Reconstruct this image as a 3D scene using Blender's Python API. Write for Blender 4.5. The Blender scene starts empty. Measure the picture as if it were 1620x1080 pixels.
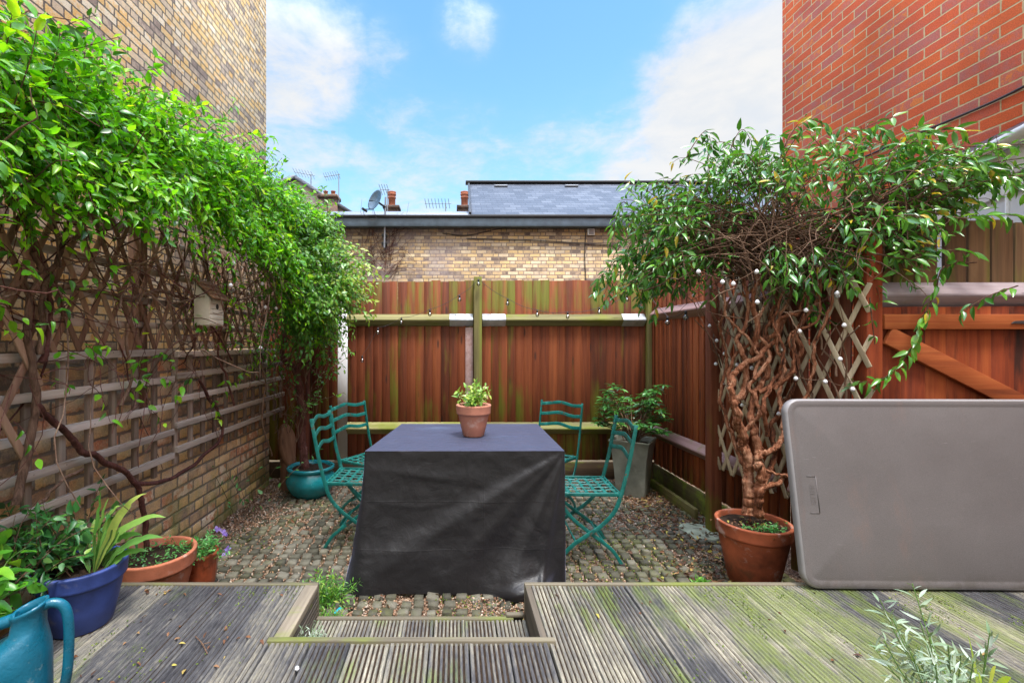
import bpy, math, random
import numpy as np
from mathutils import Vector, Matrix, noise as mn

random.seed(7)
RNG = np.random.default_rng(11)
PI = math.pi
SC = bpy.context.scene
COL = SC.collection
F, CX, CY, CZ = 725.0, 718.0, 541.0, 1.40      # focal length and principal point in photo pixels, eye height


def at(px, py, y):
    """World point seen at photo pixel (px, py) at distance y."""
    return np.array([(px - CX) / F * y, y, CZ - (py - CY) / F * y])


def on_x(px, py, x):
    """World point seen at photo pixel on the vertical plane X = x."""
    return at(px, py, F * x / (px - CX))


# ------------------------------------------------------------------ node helpers
class NT:
    def __init__(s, tree):
        s.t = tree

    def n(s, typ, ins=None, **props):
        nd = s.t.nodes.new(typ)
        for k, v in props.items():
            setattr(nd, k, v)
        for k, v in (ins or {}).items():
            so = nd.inputs[k]
            if isinstance(v, bpy.types.NodeSocket):
                s.t.links.new(v, so)
            else:
                so.default_value = v
        return nd

    def m(s, op, a, b=0.0, c=None, clamp=False):
        ins = {0: a, 1: b}
        if c is not None:
            ins[2] = c
        return s.n('ShaderNodeMath', ins, operation=op, use_clamp=clamp).outputs[0]

    def vm(s, op, a, b=(0, 0, 0)):
        return s.n('ShaderNodeVectorMath', {0: a, 1: b}, operation=op).outputs[0]

    def dot(s, a, b):
        return s.n('ShaderNodeVectorMath', {0: a, 1: b}, operation='DOT_PRODUCT').outputs['Value']

    def noise(s, vec, scale=5.0, detail=4.0, rough=0.55, dist=0.0, out=0):
        return s.n('ShaderNodeTexNoise', {'Vector': vec, 'Scale': scale, 'Detail': detail,
                                          'Roughness': rough, 'Distortion': dist}).outputs[out]

    def ramp(s, fac, stops, interp='LINEAR'):
        nd = s.n('ShaderNodeValToRGB', {0: fac})
        cr = nd.color_ramp
        cr.interpolation = interp
        while len(cr.elements) < len(stops):
            cr.elements.new(0.5)
        for e, (p, c) in zip(cr.elements, stops):
            e.position = p
            e.color = (c, c, c, 1) if isinstance(c, (int, float)) else (*c, 1)
        return nd.outputs[0]

    def mix(s, fac, a, b, blend='MIX'):
        def col(v):
            return (*v, 1) if isinstance(v, tuple) and len(v) == 3 else v
        nd = s.n('ShaderNodeMix', {0: fac, 6: col(a), 7: col(b)}, data_type='RGBA', blend_type=blend)
        return nd.outputs[2]

    def step(s, v, a, b):
        return s.n('ShaderNodeMapRange', {0: v, 1: a, 2: b, 3: 0.0, 4: 1.0}, interpolation_type='SMOOTHSTEP').outputs[0]

    def obj(s):
        return s.n('ShaderNodeTexCoord').outputs['Object']

    def sep(s, v):
        return s.n('ShaderNodeSeparateXYZ', {0: v}).outputs

    def comb(s, x, y, z=0.0):
        return s.n('ShaderNodeCombineXYZ', {0: x, 1: y, 2: z}).outputs[0]

    def scale(s, v, sc):
        return s.vm('MULTIPLY', v, sc)

    def tint(s):
        return s.n('ShaderNodeAttribute', attribute_name='tint').outputs['Fac']

    def bump(s, h, strength=0.5, dist=0.01, normal=None):
        ins = {'Strength': strength, 'Distance': dist, 'Height': h}
        if normal is not None:
            ins['Normal'] = normal
        return s.n('ShaderNodeBump', ins).outputs[0]

    def principled(s, **k):
        names = {'color': 'Base Color', 'rough': 'Roughness', 'metal': 'Metallic', 'spec': 'Specular IOR Level',
                 'normal': 'Normal', 'coat': 'Coat Weight', 'trans': 'Transmission Weight', 'ior': 'IOR',
                 'sheen': 'Sheen Weight', 'sheen_tint': 'Sheen Tint', 'sheen_rough': 'Sheen Roughness', 'coat_rough': 'Coat Roughness'}
        ins = {}
        for a, v in k.items():
            if a == 'color' and isinstance(v, tuple):
                v = (*v, 1)
            ins[names[a]] = v
        return s.n('ShaderNodeBsdfPrincipled', ins).outputs[0]

    def out(s, shader):
        s.n('ShaderNodeOutputMaterial', {0: shader})


def material(name):
    m = bpy.data.materials.new(name)
    m.use_nodes = True
    m.node_tree.nodes.clear()
    return m, NT(m.node_tree)


def plain(name, color, rough=0.5, metal=0.0, var=0.25, sc=12.0, bump=0.15, spec=0.5, coat=0.0, spots=None):
    m, t = material(name)
    o = t.obj()
    a = t.noise(o, sc, 6, 0.6)
    f = t.ramp(a, [(0.3, 1 - var), (0.7, 1 + var)])
    c = t.mix(1.0, (*color, 1), f, 'MULTIPLY')
    for sp, lo, hi, am, ss in (spots or []):
        c = t.mix(t.m('MULTIPLY', t.step(t.noise(t.vm('ADD', o, (ss, lo, am)), ss, 6, 0.68), lo, hi), am), c, (*sp, 1))
    b = t.noise(o, sc * 9, 4, 0.6)
    r = t.m('ADD', rough, t.m('MULTIPLY', t.m('SUBTRACT', a, 0.5), 0.3))
    t.out(t.principled(color=c, rough=r, metal=metal, spec=spec, coat=coat,
                       normal=t.bump(b, bump, 0.004)))
    return m


# ------------------------------------------------------------------ materials
def brick_mat(name, axis, W, H, cols, mortar, flemish=True, joint=0.011, bumpd=0.008, moss=None, rough=0.9, stain=None):
    m, t = material(name)
    o = t.obj()
    x, y, z = t.sep(o)[:3]
    wob = t.noise(o, 3.0, 3)
    u = x if axis == 'x' else y
    v = t.m('ADD', z, t.m('MULTIPLY', t.m('SUBTRACT', wob, 0.5), 0.012))
    row = t.m('FLOOR', t.m('DIVIDE', v, H))
    fv = t.m('MULTIPLY', t.m('FRACT', t.m('DIVIDE', v, H)), H)
    par = t.m('ABSOLUTE', t.m('MODULO', row, 2.0))
    jit = t.n('ShaderNodeTexWhiteNoise', {'Vector': t.comb(row, 3.7, 1.0)}, noise_dimensions='3D').outputs[0]
    L = W * 1.5 if flemish else W
    shift = t.m('ADD', t.m('MULTIPLY', par, 0.5), t.m('MULTIPLY', jit, 0.12 if flemish else 0.03))
    uu = t.m('ADD', t.m('DIVIDE', u, L), shift)
    cell = t.m('FLOOR', uu)
    fu = t.m('FRACT', uu)
    if flemish:
        hd = t.m('GREATER_THAN', fu, 0.6667)
        lo = t.m('MULTIPLY', hd, 0.6667)
        hi = t.m('ADD', 0.6667, t.m('MULTIPLY', hd, 0.3333))
        du = t.m('MINIMUM', t.m('SUBTRACT', fu, lo), t.m('SUBTRACT', hi, fu))
        bid = t.m('ADD', cell, t.m('MULTIPLY', hd, 0.5))
    else:
        du = t.m('MINIMUM', fu, t.m('SUBTRACT', 1.0, fu))
        bid = cell
    du = t.m('MULTIPLY', du, L)
    dv = t.m('MINIMUM', fv, t.m('SUBTRACT', H, fv))
    d = t.m('MINIMUM', du, dv)
    d = t.m('ADD', d, t.m('MULTIPLY', t.m('SUBTRACT', t.noise(o, 30.0, 5, 0.7), 0.5), joint * 1.5))
    mask = t.step(d, joint * 0.35, joint * 0.75)
    rnd = t.n('ShaderNodeTexWhiteNoise', {'Vector': t.comb(bid, row, 0.3)}, noise_dimensions='3D').outputs[0]
    blot = t.noise(o, 14.0, 5, 0.65)
    rr = t.m('ADD', rnd, t.m('MULTIPLY', t.m('SUBTRACT', blot, 0.5), 0.75), clamp=True)
    bc = t.ramp(rr, cols)
    fine = t.noise(o, 120.0, 3, 0.7)
    bc = t.mix(1.0, bc, t.ramp(fine, [(0.3, 0.72), (0.7, 1.2)]), 'MULTIPLY')
    mc = t.mix(t.noise(o, 9.0, 4), mortar[0], mortar[1])
    c = t.mix(mask, mc, bc)
    big = t.noise(o, 0.9, 4, 0.6)
    c = t.mix(1.0, c, t.ramp(big, [(0.3, 0.72), (0.7, 1.15)]), 'MULTIPLY')
    if moss:
        z0, z1, mcol = moss
        g = t.m('MULTIPLY', t.step(z, z1, z0), t.step(t.noise(o, 4.0, 5, 0.65), 0.38, 0.62))
        c = t.mix(t.m('MULTIPLY', g, 0.75), c, mcol)
    if stain:
        g = t.m('MULTIPLY', t.step(x, stain[1], stain[0]), t.step(t.noise(o, 1.6, 6, 0.7), 0.36, 0.60))
        c = t.mix(t.m('MULTIPLY', g, 0.7), c, t.mix(blot, (0.14, 0.11, 0.125), (0.36, 0.31, 0.32)))
        g2 = t.m('MULTIPLY', t.step(t.noise(t.scale(o, (0.6, 1, 3.0)), 2.0, 6, 0.7), 0.50, 0.68), 0.55)
        c = t.mix(g2, c, t.mix(blot, (0.12, 0.09, 0.08), (0.36, 0.28, 0.22)))
    h = t.m('ADD', t.m('MULTIPLY', mask, 1.0), t.m('MULTIPLY', t.m('ADD', blot, fine), 0.25))
    t.out(t.principled(color=c, rough=rough, spec=0.25, normal=t.bump(h, 0.55, bumpd)))
    return m


def fence_mat(name, dark, mid, light, green=(0.13, 0.15, 0.012), gbias=None, gamt=1.0, axis='z', grey=0.0, stain=False):
    """Stained timber with grain along one axis and algae patches; gbias = (heights, bias) where algae grows."""
    m, t = material(name)
    o = t.obj()
    tint = t.tint()
    gs = {'z': (38, 38, 1.6), 'x': (1.6, 38, 38), 'y': (38, 1.6, 38)}[axis]
    off = t.comb(t.m('MULTIPLY', tint, 37.0), t.m('MULTIPLY', tint, 11.0), t.m('MULTIPLY', tint, 71.0))
    po = t.vm('ADD', o, off)
    grain = t.noise(t.scale(po, gs), 1.0, 6, 0.62, 0.4)
    cl = t.noise(t.scale(po, tuple(g * 0.18 for g in gs)), 1.0, 4, 0.6)
    f = t.m('ADD', t.m('MULTIPLY', grain, 0.55), t.m('ADD', t.m('MULTIPLY', cl, 0.35), t.m('MULTIPLY', t.m('SUBTRACT', tint, 0.5), 0.26)))
    c = t.ramp(f, [(0.22, dark), (0.45, mid), (0.72, light)])
    vk = t.n('ShaderNodeTexVoronoi', {'Vector': t.scale(po, tuple(11.0 if g > 10 else 2.4 for g in gs)), 'Scale': 1.0}).outputs['Distance']
    c = t.mix(t.m('MULTIPLY', t.step(vk, 0.16, 0.05), 0.8), c, (0.030, 0.014, 0.009))
    dk = t.step(t.noise(t.scale(po, tuple(g * 0.16 for g in gs)), 1.0, 5, 0.68), 0.50, 0.70)
    c = t.mix(t.m('MULTIPLY', dk, 0.55), c, t.mix(1.0, c, (0.30, 0.30, 0.32, 1), 'MULTIPLY'))
    if grey:
        gm = t.m('MULTIPLY', t.step(t.noise(t.scale(po, tuple(g * 0.3 for g in gs)), 0.7, 4), 0.42, 0.7), grey)
        c = t.mix(gm, c, (0.30, 0.26, 0.23))
    if stain:
        st = t.step(t.noise(t.scale(po, (9, 9, 1.4)), 1.0, 5, 0.6), 0.5, 0.66)
        c = t.mix(t.m('MULTIPLY', st, 0.85), c, (0.018, 0.010, 0.007))
    if gbias:
        z = t.sep(o)[2]
        zb = t.ramp(t.m('DIVIDE', z, 2.3), [(h / 2.3, b) for h, b in gbias])
        gn = t.noise(t.scale(po, (7.0, 7.0, 0.9) if axis == 'z' else (3, 7, 7)), 1.0, 4, 0.6)
        gn = t.m('ADD', gn, t.m('MULTIPLY', t.m('SUBTRACT', t.noise(o, 1.4, 3), 0.5), 0.5))
        gm = t.step(t.m('ADD', gn, zb), 0.98, 1.22)
        c = t.mix(t.m('MULTIPLY', gm, 0.85 * gamt), c, t.mix(grain, tuple(v * 0.55 for v in green), tuple(v * 1.35 for v in green)))
    t.out(t.principled(color=c, rough=0.72, spec=0.3, normal=t.bump(grain, 0.35, 0.006)))
    return m


def deck_mat(name, axis='y', green=1.0, shift=0.0):
    m, t = material(name)
    o = t.obj()
    tint = t.tint()
    off = t.comb(t.m('MULTIPLY', tint, 17.0), t.m('MULTIPLY', tint, 91.0), 0.0)
    po = t.vm('ADD', o, off)
    rows = t.noise(t.scale(po, (62, 1.3, 1)), 1.0, 3, 0.6)         # differs from ridge to ridge
    fine = t.noise(t.scale(po, (230, 22.0, 60)), 1.0, 6, 0.74)
    patch = t.noise(o, 2.6, 5, 0.62)
    f = t.m('ADD', t.m('ADD', 0.18, t.m('MULTIPLY', rows, 0.26)), t.m('MULTIPLY', fine, 0.40))
    f = t.m('ADD', f, t.m('MULTIPLY', t.m('SUBTRACT', tint, 0.5), 0.16))
    f = t.m('ADD', f, t.m('MULTIPLY', t.m('SUBTRACT', patch, 0.5), 0.32))
    f = t.m('SUBTRACT', f, shift)
    c = t.ramp(f, [(0.30, (0.020, 0.019, 0.022)), (0.42, (0.075, 0.072, 0.072)), (0.53, (0.21, 0.19, 0.145)), (0.68, (0.52, 0.47, 0.34))])
    gn = t.noise(t.vm('ADD', t.scale(o, (9, 2.2, 4)), (3.1, 0, 0)), 1.0, 5, 0.68)
    gl = t.noise(t.vm('ADD', o, (5.0, 1.0, 0.0)), 1.3, 3)
    gm = t.step(t.m('ADD', gn, t.m('MULTIPLY', t.m('SUBTRACT', gl, 0.5), 0.9)), 0.48, 0.66)
    gm = t.m('MULTIPLY', gm, t.step(fine, 0.25, 0.6))
    c = t.mix(t.m('MULTIPLY', gm, 0.85 * green), c, t.mix(fine, (0.04, 0.075, 0.005), (0.20, 0.26, 0.02)))
    wet = t.m('ADD', 0.55, t.m('MULTIPLY', patch, 0.35))
    t.out(t.principled(color=c, rough=wet, spec=0.4, normal=t.bump(fine, 0.5, 0.003)))
    return m


def leaf_mat(name, stops, rough=0.38, trans=0.3, spec=0.5):
    m, t = material(name)
    tint = t.tint()
    o = t.obj()
    v = t.noise(o, 60.0, 2)
    c = t.ramp(t.m('ADD', tint, t.m('MULTIPLY', t.m('SUBTRACT', v, 0.5), 0.22), clamp=True), stops)
    dm = t.m('MULTIPLY', t.step(t.noise(o, 95.0, 3, 0.6), 0.66, 0.72), t.step(t.noise(o, 6.0, 2), 0.48, 0.6))
    c = t.mix(t.m('MULTIPLY', dm, 0.8), c, (0.16, 0.075, 0.03))
    geo = t.n('ShaderNodeNewGeometry').outputs['Backfacing']
    c2 = t.mix(t.m('MULTIPLY', geo, 0.5), c, t.mix(0.35, c, (0.30, 0.38, 0.20)))
    p = t.principled(color=c2, rough=rough, spec=spec)
    tc = t.mix(1.0, c, (1.5, 1.5, 0.7, 1), 'MULTIPLY')
    tr = t.n('ShaderNodeBsdfTranslucent', {'Color': tc}).outputs[0]
    t.out(t.n('ShaderNodeMixShader', {0: trans, 1: p, 2: tr}).outputs[0])
    return m


def bark_mat(name, c0, c1, c2, sc=1.0):
    m, t = material(name)
    o = t.obj()
    a = t.noise(t.scale(o, (60 * sc, 60 * sc, 11 * sc)), 1.0, 8, 0.72, 1.1)
    b = t.noise(o, 9.0, 4)
    f = t.m('ADD', t.m('ADD', t.m('MULTIPLY', a, 0.7), t.m('MULTIPLY', b, 0.3)), t.m('MULTIPLY', t.m('SUBTRACT', t.tint(), 0.5), 0.16))
    c = t.ramp(f, [(0.36, c0), (0.5, c1), (0.66, c2)])
    t.out(t.principled(color=c, rough=0.85, spec=0.2, normal=t.bump(a, 1.0, 0.012)))
    return m


MT = {}
stock = [(0.0, (0.10, 0.075, 0.06)), (0.16, (0.30, 0.22, 0.15)), (0.38, (0.50, 0.36, 0.20)), (0.55, (0.62, 0.42, 0.20)),
         (0.72, (0.52, 0.44, 0.34)), (0.88, (0.46, 0.28, 0.13)), (1.0, (0.60, 0.52, 0.42))]
MT['stock_left'] = brick_mat('yellow stock brick in soot stained rows', 'y', 0.23, 0.078,
                             [(0.0, (0.34, 0.24, 0.18)), (0.14, (0.62, 0.46, 0.32)), (0.36, (0.86, 0.63, 0.36)), (0.54, (0.88, 0.52, 0.17)),
                              (0.70, (0.86, 0.68, 0.46)), (0.85, (0.86, 0.48, 0.13)), (1.0, (0.92, 0.76, 0.54))],
                             ((0.10, 0.08, 0.065), (0.22, 0.175, 0.14)), joint=0.014, bumpd=0.011)
MT['stock_low'] = brick_mat('mossy yellow brick', 'y', 0.23, 0.076,
                            [(0.0, (0.28, 0.21, 0.17)), (0.22, (0.58, 0.40, 0.23)), (0.5, (0.76, 0.50, 0.22)), (0.75, (0.64, 0.49, 0.33)),
                             (0.9, (0.58, 0.24, 0.12)), (1.0, (0.78, 0.64, 0.46))],
                            ((0.15, 0.125, 0.10), (0.30, 0.25, 0.20)), joint=0.014, bumpd=0.012,
                            moss=(0.0, 0.75, (0.17, 0.21, 0.03)))
MT['stock_rear'] = brick_mat('weathered golden brick', 'x', 0.225, 0.077,
                             [(0.0, (0.15, 0.11, 0.09)), (0.18, (0.36, 0.26, 0.17)), (0.42, (0.55, 0.38, 0.19)), (0.62, (0.62, 0.43, 0.20)),
                              (0.8, (0.52, 0.41, 0.29)), (1.0, (0.68, 0.54, 0.33))],
                             ((0.13, 0.10, 0.085), (0.26, 0.20, 0.15)), joint=0.015, stain=(-1.9, 0.2))
MT['red_brick'] = brick_mat('smooth red brick with pale mortar', 'y', 0.272, 0.0906,
                            [(0.0, (0.50, 0.15, 0.11)), (0.14, (0.60, 0.125, 0.065)), (0.40, (0.68, 0.115, 0.038)), (0.78, (0.74, 0.145, 0.036)),
                             (0.93, (0.58, 0.16, 0.11)), (1.0, (0.76, 0.21, 0.050))],
                            ((0.50, 0.35, 0.17), (0.70, 0.54, 0.30)), flemish=False, joint=0.0100, bumpd=0.007)
MT['fence_rear'] = fence_mat('red brown stained fence board', (0.042, 0.012, 0.005), (0.155, 0.036, 0.011), (0.29, 0.080, 0.024),
                             gbias=[(0.0, 0.52), (0.28, 0.50), (0.7, 0.53), (1.0, 0.46), (1.5, 0.42), (1.66, 0.44), (1.75, 0.53), (2.05, 0.55)])
MT['fence_side'] = fence_mat('orange brown fence board', (0.06, 0.016, 0.007), (0.24, 0.060, 0.018), (0.42, 0.125, 0.038),
                             gbias=[(0.0, 0.55), (0.2, 0.46), (0.5, 0.33), (1.5, 0.30), (2.05, 0.34)])
MT['fence_gate'] = fence_mat('weathered red gate timber', (0.06, 0.012, 0.007), (0.26, 0.048, 0.014), (0.42, 0.11, 0.028),
                             gbias=[(0.0, 0.3), (1.6, 0.3), (2.1, 0.3)], stain=True)
MT['fence_tall'] = fence_mat('brown green weathered board', (0.045, 0.024, 0.014), (0.12, 0.065, 0.030), (0.23, 0.13, 0.06),
                             gbias=[(0.0, 0.4), (1.6, 0.5), (2.1, 0.5)], gamt=0.6)
MT['ledge_x'] = fence_mat('red brown ledge', (0.10, 0.022, 0.009), (0.32, 0.075, 0.020), (0.48, 0.15, 0.042), axis='x')
MT['rail_green'] = fence_mat('algae green fence rail', (0.10, 0.09, 0.04), (0.22, 0.20, 0.08), (0.38, 0.34, 0.16), axis='x',
                             green=(0.17, 0.20, 0.02), gbias=[(0.0, 0.56), (0.9, 0.60), (1.2, 0.40), (2.1, 0.44)])
MT['rail_grey'] = fence_mat('lilac grey weathered rail', (0.16, 0.12, 0.12), (0.30, 0.24, 0.25), (0.46, 0.40, 0.42), axis='x',
                            green=(0.16, 0.20, 0.02), gbias=[(0.0, 0.40), (2.1, 0.36)])
MT['rail_side'] = fence_mat('pinkish grey fence rail', (0.16, 0.08, 0.07), (0.32, 0.19, 0.17), (0.46, 0.33, 0.31), axis='y',
                            green=(0.16, 0.20, 0.02), gbias=[(0.0, 0.44), (0.9, 0.44), (2.1, 0.34)])
MT['post_green'] = fence_mat('greenish fence post', (0.10, 0.08, 0.03), (0.20, 0.17, 0.06), (0.34, 0.30, 0.12),
                             green=(0.17, 0.20, 0.02), gbias=[(0.0, 0.5), (2.1, 0.52)])
MT['post_brown'] = fence_mat('brown fence post', (0.05, 0.016, 0.010), (0.15, 0.042, 0.020), (0.26, 0.09, 0.04),
                             gbias=[(0.0, 0.6), (0.25, 0.5), (0.4, 0.3), (2.1, 0.3)])
MT['gravel_board'] = fence_mat('dark damp gravel board', (0.02, 0.012, 0.008), (0.055, 0.034, 0.018), (0.11, 0.07, 0.035), axis='x',
                               green=(0.10, 0.13, 0.01), gbias=[(0.0, 0.44), (2.1, 0.44)])
MT['mossy_board'] = fence_mat('mossy gravel board', (0.04, 0.03, 0.012), (0.10, 0.085, 0.03), (0.19, 0.15, 0.05), axis='y',
                              green=(0.15, 0.20, 0.015), gbias=[(0.0, 0.56), (2.1, 0.56)])
MT['trellis_grey'] = fence_mat('silver grey trellis lath', (0.19, 0.155, 0.125), (0.46, 0.39, 0.33), (0.68, 0.60, 0.54), axis='y',
                               green=(0.14, 0.16, 0.03), gbias=[(0.0, 0.32), (2.3, 0.32)])
MT['trellis_grey_v'] = fence_mat('grey brown trellis upright', (0.08, 0.055, 0.040), (0.21, 0.155, 0.115), (0.40, 0.32, 0.26), axis='z',
                                 green=(0.14, 0.16, 0.03), gbias=[(0.0, 0.32), (2.3, 0.32)])
MT['trellis_brown'] = fence_mat('brown diamond trellis lath', (0.12, 0.065, 0.042), (0.28, 0.165, 0.105), (0.46, 0.31, 0.21))
MT['trellis_pale'] = fence_mat('olive grey diamond trellis lath', (0.22, 0.17, 0.11), (0.46, 0.375, 0.25), (0.66, 0.56, 0.40))
MT['deck_left'] = deck_mat('grey weathered grooved decking', green=0.5, shift=0.055)
MT['deck_right'] = deck_mat('mossy pale grooved decking', green=0.8, shift=0.045)
MT['deck_trim'] = fence_mat('pale deck edging', (0.05, 0.042, 0.030), (0.14, 0.118, 0.080), (0.28, 0.24, 0.165), axis='x',
                            green=(0.16, 0.19, 0.03), gbias=[(0.0, 0.46), (2.1, 0.46)])
MT['deck_trim_y'] = fence_mat('pale deck side edging', (0.04, 0.033, 0.025), (0.13, 0.105, 0.075), (0.32, 0.265, 0.19), axis='y', grey=0.2,
                              green=(0.16, 0.19, 0.03), gbias=[(0.0, 0.36), (2.1, 0.36)])
MT['teal_paint'] = plain('teal painted iron', (0.005, 0.110, 0.092), 0.38, 0.0, 0.35, 18, 0.25, spots=[((0.12, 0.045, 0.018), 0.60, 0.66, 0.85, 26.0), ((0.05, 0.26, 0.23), 0.55, 0.68, 0.6, 14.0)])
MT['terracotta'] = plain('terracotta', (0.40, 0.135, 0.070), 0.8, 0, 0.30, 7, 0.3, 0.25, spots=[((0.56, 0.48, 0.42), 0.56, 0.70, 0.5, 7.0), ((0.07, 0.06, 0.03), 0.57, 0.72, 0.6, 4.0), ((0.10, 0.12, 0.03), 0.60, 0.74, 0.5, 3.0)])
MT['terracotta_red'] = plain('stained red terracotta', (0.33, 0.085, 0.035), 0.72, 0, 0.55, 6, 0.3, 0.3, spots=[((0.56, 0.48, 0.42), 0.56, 0.70, 0.5, 7.0), ((0.07, 0.06, 0.03), 0.57, 0.72, 0.6, 4.0), ((0.10, 0.12, 0.03), 0.60, 0.74, 0.5, 3.0)])
MT['terracotta_pink'] = plain('fresh pink terracotta', (0.46, 0.19, 0.125), 0.8, 0, 0.14, 9, 0.15, 0.25, spots=[((0.62, 0.50, 0.44), 0.56, 0.70, 0.4, 9.0)])
MT['glaze_brown'] = plain('red brown glazed clay', (0.24, 0.050, 0.018), 0.3, 0, 0.7, 9, 0.3)
MT['blue_glaze'] = plain('cobalt blue plastic', (0.035, 0.065, 0.240), 0.5, 0, 0.45, 7, 0.15, spots=[((0.30, 0.27, 0.24), 0.58, 0.74, 0.4, 9.0), ((0.05, 0.045, 0.03), 0.58, 0.72, 0.5, 4.0)])
MT['teal_glaze'] = plain('turquoise glazed stoneware', (0.010, 0.195, 0.215), 0.22, 0, 0.40, 6, 0.1, 0.6, spots=[((0.05, 0.10, 0.07), 0.55, 0.75, 0.6, 4.0)])
MT['can_blue'] = plain('teal blue moulded plastic', (0.004, 0.105, 0.165), 0.30, 0, 0.22, 14, 0.35, spots=[((0.20, 0.28, 0.28), 0.60, 0.68, 0.4, 30.0), ((0.03, 0.05, 0.05), 0.58, 0.74, 0.5, 6.0)])
MT['grey_plastic'] = plain('taupe textured plastic', (0.135, 0.112, 0.104), 0.55, 0, 0.12, 5, 0.4, 0.4)
def _scuffed():
    m, t = material('scuffed taupe plastic')
    o = t.obj()
    a = t.noise(o, 4.0, 6, 0.62)
    g = t.noise(o, 420.0, 2, 0.6)
    st = t.step(t.noise(t.scale(o, (3, 3, 1.2)), 2.0, 6, 0.68), 0.54, 0.74)
    sc = t.step(t.noise(t.scale(o, (14, 14, 260)), 1.0, 2), 0.71, 0.74)
    sc = t.m('MULTIPLY', sc, t.step(t.noise(o, 5.0, 3), 0.52, 0.62))
    c = t.mix(a, (0.100, 0.089, 0.086), (0.145, 0.130, 0.126))
    c = t.mix(t.m('MULTIPLY', st, 0.55), c, (0.16, 0.115, 0.10))
    zz = t.sep(o)[2]
    mud = t.m('MULTIPLY', t.step(t.m('ADD', zz, t.m('MULTIPLY', a, 0.10)), 0.16, 0.03), t.step(t.noise(o, 16.0, 5, 0.7), 0.40, 0.62))
    c = t.mix(t.m('MULTIPLY', mud, 0.6), c, (0.055, 0.048, 0.032))
    c = t.mix(1.0, c, t.ramp(g, [(0.3, 0.80), (0.7, 1.2)]), 'MULTIPLY')
    c = t.mix(t.m('MULTIPLY', sc, 0.5), c, (0.30, 0.28, 0.27))
    r = t.m('ADD', 0.42, t.m('MULTIPLY', a, 0.25))
    t.out(t.principled(color=c, rough=r, spec=0.4, normal=t.bump(t.m('ADD', g, t.m('MULTIPLY', a, 2.0)), 0.25, 0.003)))
    MT['grey_plastic'] = m
_scuffed()
MT['plastic_edge'] = plain('pale grey plastic edge', (0.25, 0.235, 0.235), 0.5, 0, 0.10, 5, 0.3, 0.4)
MT['zinc'] = plain('dull zinc', (0.25, 0.26, 0.215), 0.45, 0.35, 0.35, 5, 0.15, spots=[((0.40, 0.40, 0.34), 0.54, 0.70, 0.5, 6.0), ((0.10, 0.10, 0.06), 0.58, 0.72, 0.5, 5.0)])
MT['galv'] = plain('galvanised steel', (0.52, 0.55, 0.60), 0.4, 0.55, 0.18, 20, 0.15)
MT['soil'] = plain('dark potting soil', (0.035, 0.022, 0.014), 0.95, 0, 0.6, 40, 1.0, 0.15)
MT['white_paint'] = plain('white upvc', (0.78, 0.78, 0.78), 0.4, 0, 0.04, 4, 0.03)
MT['grey_paint'] = plain('grey white panel', (0.60, 0.61, 0.64), 0.45, 0, 0.05, 4, 0.03)
MT['cream_paint'] = plain('cream painted wood', (0.66, 0.60, 0.47), 0.6, 0, 0.14, 12, 0.15)
MT['roof_wood'] = plain('brown wooden shingle', (0.17, 0.085, 0.04), 0.8, 0, 0.4, 25, 0.4)
MT['fascia'] = plain('blue grey painted fascia', (0.095, 0.135, 0.175), 0.5, 0, 0.25, 6, 0.1)
MT['black'] = plain('black plastic', (0.015, 0.015, 0.017), 0.5, 0, 0.2, 10, 0.1)
MT['lead'] = plain('pale lead flashing', (0.24, 0.26, 0.29), 0.5, 0.1, 0.15, 3, 0.1)
MT['cable'] = plain('brown black cable', (0.04, 0.03, 0.028), 0.6, 0, 0.2, 10, 0.1)
MT['pot_brick'] = plain('red chimney clay', (0.34, 0.12, 0.07), 0.85, 0, 0.3, 6, 0.3, 0.2)
MT['dark_brick'] = brick_mat('sooty chimney brick', 'x', 0.22, 0.075, [(0, (0.06, 0.045, 0.04)), (0.5, (0.16, 0.10, 0.075)), (1, (0.26, 0.15, 0.10))],
                             ((0.08, 0.07, 0.065), (0.13, 0.12, 0.11)))
MT['pale_wall'] = plain('pale render', (0.50, 0.45, 0.40), 0.9, 0, 0.15, 3, 0.2, 0.2)
MT['bulb'] = plain('white frosted bulb', (0.80, 0.80, 0.82), 0.2, 0, 0.03, 4, 0.0)
MT['wood_disc'] = fence_mat('brown split log', (0.08, 0.035, 0.02), (0.22, 0.11, 0.06), (0.36, 0.21, 0.12))
MT['bark_red'] = bark_mat('peeling red brown bark', (0.035, 0.012, 0.007), (0.25, 0.090, 0.042), (0.54, 0.29, 0.175))
MT['bark_brown'] = bark_mat('brown vine bark', (0.07, 0.04, 0.026), (0.17, 0.10, 0.066), (0.32, 0.22, 0.15))
MT['bark_dark'] = bark_mat('dark red vine bark', (0.04, 0.014, 0.012), (0.11, 0.042, 0.032), (0.20, 0.09, 0.07))
MT['twig'] = bark_mat('thin brown twig', (0.06, 0.032, 0.020), (0.15, 0.085, 0.052), (0.28, 0.18, 0.12))
MT['green_stem'] = plain('green stem', (0.10, 0.20, 0.035), 0.5, 0, 0.3, 20, 0.1)
MT['rubber'] = plain('worn black foot', (0.03, 0.02, 0.016), 0.8, 0, 0.4, 30, 0.2)

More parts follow.
